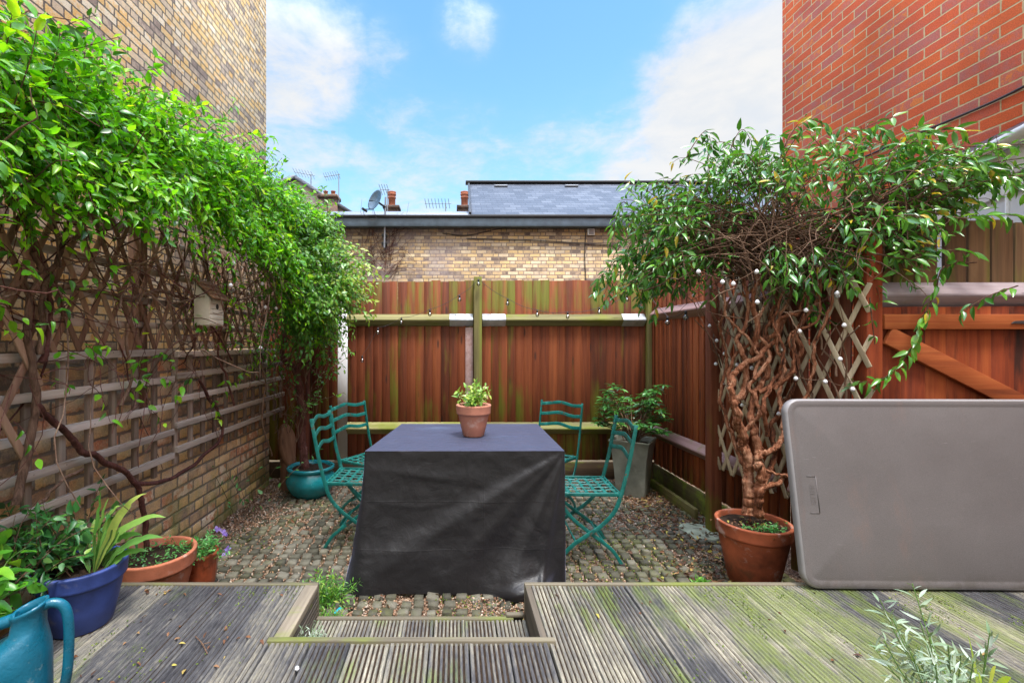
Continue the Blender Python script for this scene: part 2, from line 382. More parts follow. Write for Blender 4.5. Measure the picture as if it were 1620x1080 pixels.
G1 = [(0.0, (0.022, 0.090, 0.006)), (0.22, (0.065, 0.250, 0.009)), (0.5, (0.150, 0.470, 0.012)), (0.78, (0.320, 0.620, 0.018)), (1.0, (0.58, 0.70, 0.03))]
MT['leaf_vine'] = leaf_mat('fresh green vine leaf', G1, 0.30, 0.48, 0.5)
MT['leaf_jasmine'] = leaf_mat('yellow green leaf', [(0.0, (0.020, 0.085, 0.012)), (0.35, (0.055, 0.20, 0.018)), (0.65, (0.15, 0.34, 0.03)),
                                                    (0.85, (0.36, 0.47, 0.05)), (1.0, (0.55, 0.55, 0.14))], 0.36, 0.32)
MT['leaf_honey'] = leaf_mat('glossy dark green leaf', [(0.0, (0.016, 0.065, 0.012)), (0.30, (0.042, 0.160, 0.020)), (0.65, (0.105, 0.310, 0.030)),
                                                       (0.93, (0.20, 0.42, 0.045)), (0.97, (0.42, 0.42, 0.03)), (1.0, (0.60, 0.40, 0.04))], 0.27, 0.22, 0.6)
MT['leaf_shrub'] = leaf_mat('whorled evergreen leaf', [(0.0, (0.014, 0.060, 0.014)), (0.5, (0.045, 0.17, 0.03)), (0.85, (0.12, 0.33, 0.06)), (1.0, (0.30, 0.46, 0.16))], 0.28, 0.2, 0.6)
MT['leaf_lily'] = leaf_mat('broad ribbed leaf', [(0.0, (0.04, 0.16, 0.02)), (0.5, (0.10, 0.30, 0.035)), (0.8, (0.24, 0.44, 0.07)), (1.0, (0.50, 0.56, 0.12))], 0.35, 0.35)
MT['leaf_rose'] = leaf_mat('small mid green leaflet', [(0.0, (0.014, 0.065, 0.02)), (0.5, (0.045, 0.18, 0.04)), (0.85, (0.13, 0.32, 0.05)), (1.0, (0.42, 0.40, 0.06))], 0.4, 0.28)
MT['leaf_bright'] = leaf_mat('bright green lobed leaf', [(0.0, (0.04, 0.17, 0.015)), (0.5, (0.10, 0.34, 0.02)), (1.0, (0.30, 0.52, 0.04))], 0.35, 0.35)
MT['leaf_herb'] = leaf_mat('pale crinkled leaf', [(0.0, (0.03, 0.14, 0.03)), (0.5, (0.07, 0.26, 0.05)), (1.0, (0.20, 0.44, 0.14))], 0.45, 0.25)
MT['leaf_silver'] = leaf_mat('silver green narrow leaf', [(0.0, (0.12, 0.19, 0.09)), (0.5, (0.25, 0.33, 0.22)), (1.0, (0.50, 0.55, 0.48))], 0.6, 0.12, 0.25)
MT['leaf_var'] = leaf_mat('pale variegated leaf', [(0.0, (0.05, 0.17, 0.04)), (0.4, (0.20, 0.40, 0.05)), (0.75, (0.46, 0.55, 0.10)), (0.9, (0.66, 0.66, 0.52)), (1.0, (0.60, 0.32, 0.10))], 0.45, 0.3)
MT['moss'] = leaf_mat('moss', [(0.0, (0.04, 0.07, 0.008)), (0.5, (0.10, 0.16, 0.014)), (1.0, (0.22, 0.27, 0.03))], 0.8, 0.15, 0.2)
MT['dead_leaf'] = leaf_mat('dry fallen leaf', [(0.0, (0.05, 0.020, 0.010)), (0.5, (0.17, 0.075, 0.035)), (0.8, (0.30, 0.17, 0.08)), (1.0, (0.40, 0.36, 0.06))], 0.6, 0.1, 0.3)
MT['flower'] = leaf_mat('violet petal', [(0.0, (0.16, 0.08, 0.42)), (1.0, (0.42, 0.32, 0.72))], 0.5, 0.3)


def special():
    # pebbles
    m, t = material('mixed pea shingle')
    tint = t.tint()
    c = t.ramp(tint, [(0.0, (0.10, 0.045, 0.025)), (0.25, (0.17, 0.085, 0.045)), (0.5, (0.26, 0.145, 0.08)), (0.7, (0.38, 0.25, 0.155)), (0.88, (0.22, 0.17, 0.14)), (1.0, (0.58, 0.48, 0.36))])
    t.out(t.principled(color=c, rough=0.55, spec=0.4))
    MT['pebble'] = m
    # gravel bed below the pebbles
    m, t = material('damp gravel bed')
    o = t.obj()
    vo = t.n('ShaderNodeTexVoronoi', {'Vector': o, 'Scale': 110.0})
    r = t.sep(vo.outputs['Color'])[0]
    c = t.ramp(r, [(0.0, (0.05, 0.026, 0.014)), (0.4, (0.16, 0.085, 0.05)), (0.75, (0.30, 0.19, 0.12)), (1.0, (0.46, 0.36, 0.26))])
    c = t.mix(t.step(t.noise(o, 2.2, 5), 0.45, 0.7), c, (0.06, 0.055, 0.022))
    t.out(t.principled(color=c, rough=0.9, spec=0.25, normal=t.bump(vo.outputs['Distance'], 1.0, -0.01)))
    MT['gravel_bed'] = m
    # setts
    m, t = material('mossy grey green sett')
    o = t.obj()
    tint = t.tint()
    n1 = t.noise(o, 22, 5, 0.65)
    f = t.m('ADD', t.m('MULTIPLY', tint, 0.55), t.m('MULTIPLY', n1, 0.5))
    c = t.ramp(f, [(0.2, (0.036, 0.034, 0.024)), (0.5, (0.085, 0.078, 0.055)), (0.85, (0.165, 0.150, 0.115))])
    g = t.m('MULTIPLY', t.step(t.noise(o, 1.7, 4), 0.42, 0.68), t.step(t.noise(o, 30, 4), 0.35, 0.65))
    c = t.mix(t.m('MULTIPLY', g, 0.5), c, (0.12, 0.13, 0.025))
    t.out(t.principled(color=c, rough=0.8, spec=0.3, normal=t.bump(t.noise(o, 90, 4, 0.7), 0.6, 0.006)))
    MT['sett'] = m
    # earth
    m, t = material('bare earth')
    o = t.obj()
    c = t.ramp(t.noise(o, 1.5, 6), [(0.3, (0.07, 0.05, 0.03)), (0.7, (0.15, 0.12, 0.07))])
    t.out(t.principled(color=c, rough=0.95, spec=0.2))
    MT['earth'] = m
    # slate
    m, t = material('blue grey slate courses')
    o = t.obj()
    x, y, z = t.sep(o)[:3]
    v = t.m('DIVIDE', z, 0.105)
    row = t.m('FLOOR', v)
    fv = t.m('FRACT', v)
    u = t.m('ADD', t.m('DIVIDE', x, 0.26), t.m('MULTIPLY', t.m('ABSOLUTE', t.m('MODULO', row, 2.0)), 0.5))
    fu = t.m('FRACT', u)
    rnd = t.n('ShaderNodeTexWhiteNoise', {'Vector': t.comb(t.m('FLOOR', u), row, 0.7)}, noise_dimensions='3D').outputs[0]
    c = t.ramp(t.m('ADD', t.m('MULTIPLY', rnd, 0.7), t.m('MULTIPLY', t.noise(o, 1.5, 5), 0.3)), [(0.0, (0.055, 0.060, 0.075)), (0.6, (0.090, 0.097, 0.118)), (1.0, (0.15, 0.158, 0.18))])
    gap = t.m('MULTIPLY', t.step(fv, 0.0, 0.16), t.step(t.m('MINIMUM', fu, t.m('SUBTRACT', 1.0, fu)), 0.0, 0.03))
    c = t.mix(gap, (0.030, 0.032, 0.04), c)
    t.out(t.principled(color=c, rough=0.42, spec=0.5, normal=t.bump(t.m('ADD', t.m('SUBTRACT', 1.0, fv), t.m('MULTIPLY', rnd, 0.3)), 0.8, 0.03)))
    MT['slate'] = m
    # woven polyester cover
    m, t = material('black polyester cover')
    o = t.obj()
    w = t.noise(o, 9, 6, 0.62, 0.8)
    k = t.noise(o, 34, 4, 0.6, 0.4)
    x, y, z = t.sep(o)[:3]
    cr = t.m('ADD', t.step(t.m('ABSOLUTE', t.m('SUBTRACT', x, 0.08)), 0.006, 0.0), t.m('ADD', t.step(t.m('ABSOLUTE', t.m('SUBTRACT', z, 0.50)), 0.006, 0.0), t.step(t.m('ABSOLUTE', t.m('SUBTRACT', z, 0.24)), 0.005, 0.0)))
    h = t.m('ADD', t.m('ADD', w, t.m('MULTIPLY', k, 0.25)), t.m('MULTIPLY', cr, 0.10))
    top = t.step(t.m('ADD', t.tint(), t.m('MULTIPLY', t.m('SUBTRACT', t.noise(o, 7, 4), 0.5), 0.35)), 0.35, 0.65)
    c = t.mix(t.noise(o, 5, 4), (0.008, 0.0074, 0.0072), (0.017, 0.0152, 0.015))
    c = t.mix(top, c, t.mix(t.noise(o, 6, 5), (0.032, 0.038, 0.066), (0.052, 0.060, 0.096)))  # skylight on the top panel, painted in as slate blue
    dust = t.noise(o, 260, 2)
    c = t.mix(t.m('MULTIPLY', t.step(dust, 0.62, 0.75), 0.25), c, (0.12, 0.11, 0.11))
    t.out(t.principled(color=c, rough=0.44, spec=0.35, sheen=0.25, sheen_tint=(0.62, 0.66, 1.0, 1), sheen_rough=0.40, normal=t.bump(h, 0.30, 0.02)))
    MT['cover'] = m
    # window glass and clear bulb glass
    m, t = material('clear bulb glass')
    g = t.n('ShaderNodeBsdfGlossy', {'Color': (0.9, 0.92, 0.95, 1), 'Roughness': 0.05}).outputs[0]
    tr = t.n('ShaderNodeBsdfTransparent', {'Color': (0.92, 0.92, 0.9, 1)}).outputs[0]
    fr = t.n('ShaderNodeLayerWeight', {'Blend': 0.45}).outputs['Fresnel']
    t.out(t.n('ShaderNodeMixShader', {0: t.m('ADD', fr, 0.12, clamp=True), 1: tr, 2: g}).outputs[0])
    MT['clear'] = m


special()
# ------------------------------------------------------------------ mesh helpers
class MB:
    """Collects shapes and links them as ONE mesh object."""
    def __init__(s):
        s.v, s.l, s.c, s.t, s.n = [], [], [], [], 0

    def add(s, v, faces, tint=0.5):
        v = np.asarray(v, float).reshape(-1, 3)
        flat = [i for f in faces for i in f]
        s.raw(v, np.array(flat), np.array([len(f) for f in faces]), np.full(len(v), tint) if np.isscalar(tint) else np.asarray(tint))

    def raw(s, v, loops, cnt, tint):
        s.v.append(v)
        s.l.append(loops + s.n)
        s.c.append(cnt)
        s.t.append(tint)
        s.n += len(v)

    def box(s, x0, x1, y0, y1, z0, z1, tint=0.5):
        v = [(x, y, z) for z in (z0, z1) for y in (y0, y1) for x in (x0, x1)]
        s.add(v, [(0, 2, 3, 1), (4, 5, 7, 6), (0, 1, 5, 4), (1, 3, 7, 5), (3, 2, 6, 7), (2, 0, 4, 6)], tint)

    def bar(s, a, b, w, h, up=(0, 0, 1), tint=0.5, w2=None, h2=None):
        """Rectangular bar from a to b; w across, h along up."""
        a, b, up = np.array(a, float), np.array(b, float), np.array(up, float)
        d = b - a
        d /= np.linalg.norm(d)
        x = np.cross(d, up)
        x /= np.linalg.norm(x)
        u = np.cross(x, d)
        v = []
        for p, ww, hh in ((a, w, h), (b, w2 or w, h2 or h)):
            for sx, su in ((-1, -1), (1, -1), (1, 1), (-1, 1)):
                v.append(p + x * sx * ww / 2 + u * su * hh / 2)
        s.add(v, [(0, 1, 2, 3), (7, 6, 5, 4), (0, 4, 5, 1), (1, 5, 6, 2), (2, 6, 7, 3), (3, 7, 4, 0)], tint)

    def ribbon(s, pts, w, h, side, tint=0.5):
        """Flat bar along a polyline: w along side, h across it."""
        P = np.array(pts, float)
        side = np.array(side, float)
        side /= np.linalg.norm(side)
        T = np.gradient(P, axis=0)
        T /= np.linalg.norm(T, axis=1)[:, None]
        N = np.cross(T, side)
        N /= np.linalg.norm(N, axis=1)[:, None]
        v = []
        for p, nn in zip(P, N):
            for a, b in ((-1, -1), (1, -1), (1, 1), (-1, 1)):
                v.append(p + side * a * w / 2 + nn * b * h / 2)
        f = []
        k = len(P)
        for i in range(k - 1):
            for j in range(4):
                f.append((i * 4 + j, i * 4 + (j + 1) % 4, i * 4 + 4 + (j + 1) % 4, i * 4 + 4 + j))
        f += [(3, 2, 1, 0), (k * 4 - 4, k * 4 - 3, k * 4 - 2, k * 4 - 1)]
        s.add(v, f, tint)

    def tube(s, pts, r, n=6, tint=0.5, rough=0.0):
        P = np.array(pts, float)
        k = len(P)
        R = np.full(k, r) if np.isscalar(r) else np.asarray(r, float)
        T = np.gradient(P, axis=0)
        T /= np.linalg.norm(T, axis=1)[:, None] + 1e-9
        ref = np.array([0.31, 0.87, 0.38]) if abs(T[0] @ [0, 0, 1]) > 0.9 else np.array([0.0, 0.1, 1.0])
        x = np.cross(T[0], ref)
        x /= np.linalg.norm(x)
        ang = np.arange(n) * 2 * PI / n
        V = np.zeros((k, n, 3))
        for i in range(k):
            x = x - T[i] * (x @ T[i])
            x /= np.linalg.norm(x) + 1e-9
            y = np.cross(T[i], x)
            rr = R[i] * (1 + (RNG.uniform(-rough, rough, n) if rough else 0))
            V[i] = P[i] + (np.cos(ang) * rr)[:, None] * x + (np.sin(ang) * rr)[:, None] * y
        i = np.arange(k - 1)[:, None] * n
        j = np.arange(n)[None, :]
        j2 = (j + 1) % n
        q = np.stack([i + j, i + j2, i + n + j2, i + n + j], -1).reshape(-1)
        s.raw(V.reshape(-1, 3), q, np.full((k - 1) * n, 4), np.full(k * n, tint))
        s.add(V[0], [tuple(range(n))[::-1]], tint)
        s.add(V[-1], [tuple(range(n))], tint)

    def lathe(s, prof, c=(0, 0, 0), n=40, tint=0.5, wob=0.0):
        """Profile of (radius, height) turned about a vertical axis through c."""
        k = len(prof)
        ang = np.arange(n) * 2 * PI / n
        V = np.zeros((k, n, 3))
        for i, (r, z) in enumerate(prof):
            w = 1 + wob * np.sin(ang * 2 + 0.7) + wob * 0.5 * np.sin(ang * 3 + i * 0.1)
            V[i, :, 0] = c[0] + r * np.cos(ang) * w
            V[i, :, 1] = c[1] + r * np.sin(ang) * w
            V[i, :, 2] = c[2] + z
        i = np.arange(k - 1)[:, None] * n
        j = np.arange(n)[None, :]
        j2 = (j + 1) % n
        q = np.stack([i + j, i + j2, i + n + j2, i + n + j], -1).reshape(-1)
        s.raw(V.reshape(-1, 3), q, np.full((k - 1) * n, 4), np.full(k * n, tint))

    def disc(s, c, r, n=28, amp=0.006, seed=0):
        """Uneven soil surface."""
        rings = 6
        V, f = [np.array([c[0], c[1], c[2] + amp])], []
        for i in range(1, rings + 1):
            for j in range(n):
                a = 2 * PI * j / n
                p = np.array([c[0] + r * i / rings * math.cos(a), c[1] + r * i / rings * math.sin(a), c[2]])
                p[2] += amp * 2 * mn.noise(Vector((p[0] * 30, p[1] * 30, seed)))
                V.append(p)
        for j in range(n):
            f.append((0, 1 + j, 1 + (j + 1) % n))
        for i in range(rings - 1):
            for j in range(n):
                a, b = 1 + i * n + j, 1 + i * n + (j + 1) % n
                f.append((a, a + n, b + n, b))
        s.add(V, f)

    def grid(s, P, tint=0.5, wrap=False):
        nu, nv = P.shape[:2]
        q = []
        for i in range(nu if wrap else nu - 1):
            a = np.arange(nv - 1)
            i2 = (i + 1) % nu
            q.append(np.stack([i * nv + a, i2 * nv + a, i2 * nv + a + 1, i * nv + a + 1], -1))
        q = np.concatenate(q).reshape(-1)
        s.raw(P.reshape(-1, 3), q, np.full(len(q) // 4, 4), np.full(nu * nv, tint))

    def scatter(s, tmpl, R, P, tint):
        """Copies of a template (verts, loops, counts) with 3x3 frames R (columns scaled) and positions P."""
        tv, tl, tc = tmpl
        n, k = len(P), len(tv)
        if n == 0:
            return
        V = np.einsum('nij,kj->nki', R, tv) + P[:, None, :]
        L = (tl[None, :] + (np.arange(n) * k)[:, None]).reshape(-1)
        s.raw(V.reshape(-1, 3), L, np.tile(tc, n), np.repeat(tint, k))

    def build(s, name, mat, parent=None, smooth=False, bevel=0.0, seg=2, autosmooth=None):
        v = np.concatenate(s.v)
        l = np.concatenate(s.l).astype(np.int32)
        c = np.concatenate(s.c).astype(np.int32)
        if parent is not None:
            off = np.array(ORIGIN.get(parent.name, (0, 0, 0)))
            v = v - off
        me = bpy.data.meshes.new(name)
        me.vertices.add(len(v))
        me.vertices.foreach_set('co', v.astype(np.float32).reshape(-1))
        me.loops.add(len(l))
        me.loops.foreach_set('vertex_index', l)
        me.polygons.add(len(c))
        st = np.zeros(len(c), np.int32)
        st[1:] = np.cumsum(c)[:-1]
        me.polygons.foreach_set('loop_start', st)
        me.polygons.foreach_set('loop_total', c)
        at_ = me.attributes.new('tint', 'FLOAT', 'POINT')
        at_.data.foreach_set('value', np.concatenate(s.t).astype(np.float32))
        me.update(calc_edges=True)
        me.validate()
        if smooth:
            me.polygons.foreach_set('use_smooth', np.ones(len(me.polygons), bool))
        me.materials.append(MT[mat] if isinstance(mat, str) else mat)
        o = bpy.data.objects.new(name, me)
        COL.objects.link(o)
        if bevel:
            b = o.modifiers.new('edge', 'BEVEL')
            b.width = bevel
            b.segments = seg
            b.limit_method = 'ANGLE'
            b.angle_limit = math.radians(40)
        if parent is not None:
            o.parent = parent
            ORIGIN[o.name] = ORIGIN.get(parent.name, (0, 0, 0))
        return o


ORIGIN = {}


def tag(o, label=None, cat=None, group=None, kind=None):
    if label:
        o['label'] = label
    if cat:
        o['category'] = cat
    if group:
        o['group'] = group
    if kind:
        o['kind'] = kind
    return o


def thing(name, loc, label, cat, group=None):
    o = bpy.data.objects.new(name, None)
    o.empty_display_size = 0.1
    COL.objects.link(o)
    o.location = loc
    ORIGIN[o.name] = tuple(loc)
    return tag(o, label, cat, group)


def dup(root, loc=None, rotz=None):
    r = root.copy()
    COL.objects.link(r)
    if loc is not None:
        r.location = loc
    if rotz is not None:
        r.rotation_euler = (0, 0, rotz)
    for ch in list(root.children):
        c = ch.copy()
        COL.objects.link(c)
        c.parent = r
        for g in list(ch.children):
            d = g.copy()
            COL.objects.link(d)
            d.parent = c
    return r


def leaf(width=0.36, fold=0.18, curl=0.25, p=0.8, seg=4, wave=0.0, stalk=0.0):
    """Leaf template along +Y, length 1, normal +Z."""
    v, f = [], []
    ts = np.linspace(0, 1, seg + 1)
    for i, t in enumerate(ts):
        w = width / 2 * max(0.02, math.sin(PI * t ** p) ** 0.85) if 0 < t < 1 else 0.006
        z = -curl * t * t
        wv = wave * math.sin(t * 9)
        v += [(-w, t, z + fold * w * 2 + wv), (0, t, z), (w, t, z + fold * w * 2 - wv)]
    for i in range(seg):
        a = i * 3
        f += [(a, a + 1, a + 4, a + 3), (a + 1, a + 2, a + 5, a + 4)]
    v = np.array(v)
    v[:, 1] += stalk
    return v, np.array([i for q in f for i in q]), np.full(len(f), 4)


def frames(d, up, size, jitter=0.0):
    """3x3 frames with Y along d and Z near up."""
    d = d / (np.linalg.norm(d, axis=1)[:, None] + 1e-9)
    up = np.broadcast_to(np.asarray(up, float), d.shape)
    if jitter:
        up = up + RNG.normal(0, jitter, d.shape)
    x = np.cross(d, up)
    x /= np.linalg.norm(x, axis=1)[:, None] + 1e-9
    z = np.cross(x, d)
    return np.stack([x, d, z], -1) * np.asarray(size)[:, None, None]


ICO_V = None


def pebble_tmpl():
    t = (1 + 5 ** 0.5) / 2
    v = np.array([(-1, t, 0), (1, t, 0), (-1, -t, 0), (1, -t, 0), (0, -1, t), (0, 1, t), (0, -1, -t), (0, 1, -t), (t, 0, -1), (t, 0, 1), (-t, 0, -1), (-t, 0, 1)], float)
    v /= np.linalg.norm(v[0])
    f = [(0, 11, 5), (0, 5, 1), (0, 1, 7), (0, 7, 10), (0, 10, 11), (1, 5, 9), (5, 11, 4), (11, 10, 2), (10, 7, 6), (7, 1, 8),
         (3, 9, 4), (3, 4, 2), (3, 2, 6), (3, 6, 8), (3, 8, 9), (4, 9, 5), (2, 4, 11), (6, 2, 10), (8, 6, 7), (9, 8, 1)]
    return v, np.array(f).reshape(-1), np.full(20, 3)


PEB = pebble_tmpl()


def strand(p0, d0, length, n, droop=0.25, wig=0.12, rng=RNG):
    P = [np.array(p0, float)]
    d = np.array(d0, float)
    d /= np.linalg.norm(d)
    st = length / n
    for i in range(n):
        d = d + np.array([0, 0, -droop * st * 10]) + rng.normal(0, wig, 3)
        d /= np.linalg.norm(d)
        P.append(P[-1] + d * st)
    return np.array(P)


def bezier(a, b, c, n):
    t = np.linspace(0, 1, n)[:, None]
    return (1 - t) ** 2 * a + 2 * t * (1 - t) * b + t * t * c


def smooth_path(pts, n):
    """Catmull-Rom through the points."""
    P = np.array(pts, float)
    P = np.vstack([2 * P[0] - P[1], P, 2 * P[-1] - P[-2]])
    out = []
    k = len(P) - 3
    for i in range(n):
        u = i / (n - 1) * k
        j = min(int(u), k - 1)
        t = u - j
        p0, p1, p2, p3 = P[j:j + 4]
        out.append(0.5 * ((2 * p1) + (-p0 + p2) * t + (2 * p0 - 5 * p1 + 4 * p2 - p3) * t * t + (-p0 + 3 * p1 - 3 * p2 + p3) * t ** 3))
    return np.array(out)


def fbm(x, y, z=0.0, o=3):
    return mn.fractal(Vector((x, y, z)), 1.0, 2.0, o)


# ------------------------------------------------------------------ ground, paving, gravel
WX, TX = -1.79, -1.715            # left garden wall face and trellis plane
FY = 4.72                         # rear fence boards
b = MB()
b.add([(-300, -300, -0.06), (300, -300, -0.06), (300, 300, -0.06), (-300, 300, -0.06)], [(0, 1, 2, 3)])
tag(b.build('ground', 'earth'), kind='structure')

nx, ny = 150, 120
b = MB()
X = np.linspace(-1.85, 3.6, nx)
Y = np.linspace(0.4, 4.85, ny)
P = np.zeros((nx, ny, 3))
for i, x in enumerate(X):
    for j, y in enumerate(Y):
        P[i, j] = (x, y, -0.016 + 0.006 * fbm(x * 3, y * 3, 1) + 0.02 * max(0, (-1.45 - x) / 0.4) + 0.01 * max(0, (y - 4.3) / 0.5))
b.grid(P)
tag(b.build('patio', 'gravel_bed', smooth=True), kind='structure')

# small setts laid in sheets, gravel in the joints
b = MB()
pit = 0.0765
ia = 0
for i in range(int(3.75 / pit)):
    for j in range(int(3.3 / pit)):
        x = -1.72 + i * pit + (j % 2) * 0.012 + random.gauss(0, 0.003)
        y = 1.9 + j * pit + random.gauss(0, 0.003)
        if y > 4.62 or x > 2.0 or y < 2.15 or random.random() < 0.035:
            continue
        bury = 0.012 * fbm(x * 1.6, y * 1.6, 5.0) + 0.012 * max(0, (-1.0 - x)) - 0.004
        if x > 1.2 and y > 2.9:
            bury += 0.010 * (x - 1.2)
        zt = 0.012 - max(0, bury) * 1.2 + random.gauss(0, 0.0028) + 0.007 * fbm(x * 2.3, y * 2.3, 9)
        hx, hy = 0.0262 + random.gauss(0, 0.0022), 0.0252 + random.gauss(0, 0.0022)
        a = random.gauss(0, 0.05)
        ca, sa = math.cos(a), math.sin(a)
        tl = (random.gauss(0, 0.09), random.gauss(0, 0.09))
        v = []
        for (kx, ky, kz) in [(1.05, 1.05, -0.03), (1, 1, -0.004), (0.90, 0.90, 0.002)]:
            for sx, sy in ((-1, -1), (1, -1), (1, 1), (-1, 1)):
                dx, dy = sx * hx * kx, sy * hy * ky
                v.append((x + dx * ca - dy * sa + random.gauss(0, 0.0012), y + dx * sa + dy * ca + random.gauss(0, 0.0012), zt + kz + dx * tl[0] + dy * tl[1]))
        f = [(8, 9, 10, 11)]
        for k in (0, 4):
            for q in range(4):
                f.append((k + q, k + (q + 1) % 4, k + 4 + (q + 1) % 4, k + 4 + q))
        b.add(v, f, random.random())
tag(b.build('paving', 'sett'), kind='structure')

# pebbles
b = MB()
N = 46000
x = RNG.uniform(-1.78, 2.02, N)
y = 2.16 + (4.66 - 2.16) * RNG.uniform(0, 1, N) ** 1.15
fx = np.abs(((x + 1.72) / pit + 0.5) % 1 - 0.5)
fy = np.abs(((y - 1.9) / pit + 0.5) % 1 - 0.5)
joint = np.maximum(fx, fy) > 0.34
heap = np.array([fbm(a * 1.6, c * 1.6, 5.0) + max(0, -1.0 - a) * 0.9 for a, c in zip(x, y)])
keep = joint | (heap + RNG.normal(0, 0.18, N) > 0.26)
x, y, heap = x[keep], y[keep], heap[keep]
n = len(x)
sz = RNG.uniform(0.0028, 0.0068, n) * (1 + 0.25 * (y > 3.4))
z = -0.007 + sz * 0.5 + np.clip(heap, 0, 0.6) * 0.016 + 0.02 * np.clip((-1.45 - x) / 0.4, 0, 1)
q = RNG.normal(0, 1, (n, 3))
R = frames(q, RNG.normal(0, 1, (n, 3)), np.ones(n))
R = R * (np.stack([sz * 1.1, sz * RNG.uniform(0.9, 1.5, n), sz * RNG.uniform(0.55, 0.9, n)], -1))[:, None, :]
b.scatter(PEB, R, np.stack([x, y, z], -1), RNG.uniform(0, 1, n))
tag(b.build('gravel', 'pebble'), 'pale and brown pea shingle filling the joints of the patio paving', 'gravel', kind='stuff')

# fallen leaves: thick by the right fence, thin elsewhere
LFD = leaf(0.42, 0.35, 0.25, 0.8, 3)
def litter(name, mat, pts, size, label, cat, rot=0.7):
    bb = MB()
    nn = len(pts)
    d = RNG.normal(0, 1, (nn, 3)) * (1, 1, 0.25)
    bb.scatter(LFD, frames(d, (0, 0, 1), RNG.uniform(*size, nn), rot), pts, RNG.uniform(0, 1, nn) ** 1.4)
    return tag(bb.build(name, mat), label, cat, kind='stuff')
pts = []
while len(pts) < 1500:
    u = random.random()
    if u < 0.62:
        p = (random.gauss(1.72, 0.22), random.gauss(3.65, 0.42))
    elif u < 0.82:
        p = (random.gauss(1.55, 0.16), random.gauss(2.62, 0.2))
    else:
        p = (random.uniform(-1.7, 1.9), random.uniform(2.2, 4.6))
    if -1.75 < p[0] < 2.02 and 2.3 < p[1] < 4.62:
        pts.append((*p, random.uniform(0.008, 0.022)))
litter('fallen_leaves', 'dead_leaf', np.array(pts), (0.018, 0.045), 'brown dry leaves lying thickest along the right fence', 'leaf litter')
# moss on the setts
pts = []
while len(pts) < 5200:
    p = (random.uniform(-1.6, 1.9), random.uniform(2.2, 4.4))
    if fbm(p[0] * 1.5 + 7, p[1] * 1.5, 2.0) + 0.25 * (0.62 < p[0] < 1.3) + 0.2 * (p[0] < -0.45 and p[1] < 2.6) > 0.34 + random.gauss(0, 0.12):
        pts.append((*p, random.uniform(0.003, 0.010)))
bb = MB()
pts = np.array(pts)
nn = len(pts)
bb.scatter(leaf(0.5, 0.2, 0.1, 0.9, 2), frames(RNG.normal(0, 1, (nn, 3)) * (1, 1, 0.6) + (0, 0, 0.4), (0, 0, 1), RNG.uniform(0.006, 0.016, nn), 0.6), pts, RNG.uniform(0, 1, nn))
tag(bb.build('moss', 'moss'), 'low green moss spreading between the patio setts', 'moss', kind='stuff')

# pale flat stone by the right post
b = MB()
c = on = at(1112, 838, 3.35)
k = 11
top = [(c[0] - 0.02 + 0.13 * math.cos(a) * (1 + 0.2 * math.sin(3 * a + 1)), 3.36 + 0.17 * math.sin(a) * (1 + 0.15 * math.cos(2 * a)), 0.018 + 0.004 * math.sin(a)) for a in np.arange(k) * 2 * PI / k]
v = top + [(p[0] * 1.0, p[1], -0.02) for p in top]
b.add(v, [tuple(range(k))] + [(i + k, (i + 1) % k + k, (i + 1) % k, i) for i in range(k)])
tag(b.build('stone_slab', plain('green stained pale stone', (0.24, 0.26, 0.19), 0.85, 0, 0.3, 14, 0.5, 0.2), bevel=0.006),
    'flat pale stone sunk in the patio beside the brown post', 'stone')

# ------------------------------------------------------------------ decking
GROOVE_SHADE = MB()                                       # dark strips that paint shade into the grooves
def boards(b, x0, x1, y0, y1, zt, pitch, tint=(0, 1), gap=0.006):
    nb = max(1, round((x1 - x0) / pitch))
    pw = (x1 - x0) / nb
    for i in range(nb):
        a = x0 + i * pw + gap / 2
        w = pw - gap
        k = 8
        cell = w / k
        prof = [(a, zt - 0.025), (a, zt - 0.002), (a + 0.002, zt)]
        for r in range(k):
            r0 = a + r * cell
            gx = cell * 0.50
            if r:
                prof += [(r0 - gx / 2, zt - 0.001), (r0 - gx * 0.44, zt - 0.014), (r0 + gx * 0.44, zt - 0.014), (r0 + gx / 2, zt - 0.001)]
                sd = zt - 0.0095 + random.gauss(0, 0.001)
                GROOVE_SHADE.add([(r0 - gx * 0.455, y0, sd), (r0 + gx * 0.455, y0, sd), (r0 + gx * 0.455, y1, sd), (r0 - gx * 0.455, y1, sd)], [(0, 1, 2, 3)])
        prof += [(a + w - 0.002, zt), (a + w, zt - 0.002), (a + w, zt - 0.025)]
        dz0, dz1, sk = random.gauss(0, 0.0012), random.gauss(0, 0.0012), random.gauss(0, 0.0012)
        v = [(x, y0, z + dz0) for x, z in prof] + [(x + sk, y1, z + dz1) for x, z in prof]
        m = len(prof)
        b.add(v, [(j, j + 1, m + j + 1, m + j) for j in range(m - 1)], random.uniform(*tint))


DZ, DY, NY = 0.24, 2.185, 1.765          # deck height, far edge, edge of the notch
NX0, NX1 = -0.648, 0.338
b = MB()
boards(b, -1.80, NX0 - 0.062, -1.2, DY, DZ, 0.148, (0.0, 0.75))
tag(b.build('deck', 'deck_left'), kind='structure')
b = MB()
boards(b, NX1 + 0.030, 3.6, -1.2, DY, DZ, 0.148, (0.15, 1.0))
tag(b.build('deck', 'deck_right'), kind='structure')
b = MB()
boards(b, NX0 - 0.056, NX1 + 0.024, -1.2, NY - 0.002, DZ + 0.004, 0.148, (0.2, 1.0))
tag(b.build('deck', 'deck_right'), kind='structure')
b = MB()
boards(b, NX0 - 0.02, NX1 + 0.0, NY + 0.03, DY - 0.022, 0.09, 0.150, (0.4, 1.0))
tag(b.build('deck_step', 'deck_right'), kind='structure')
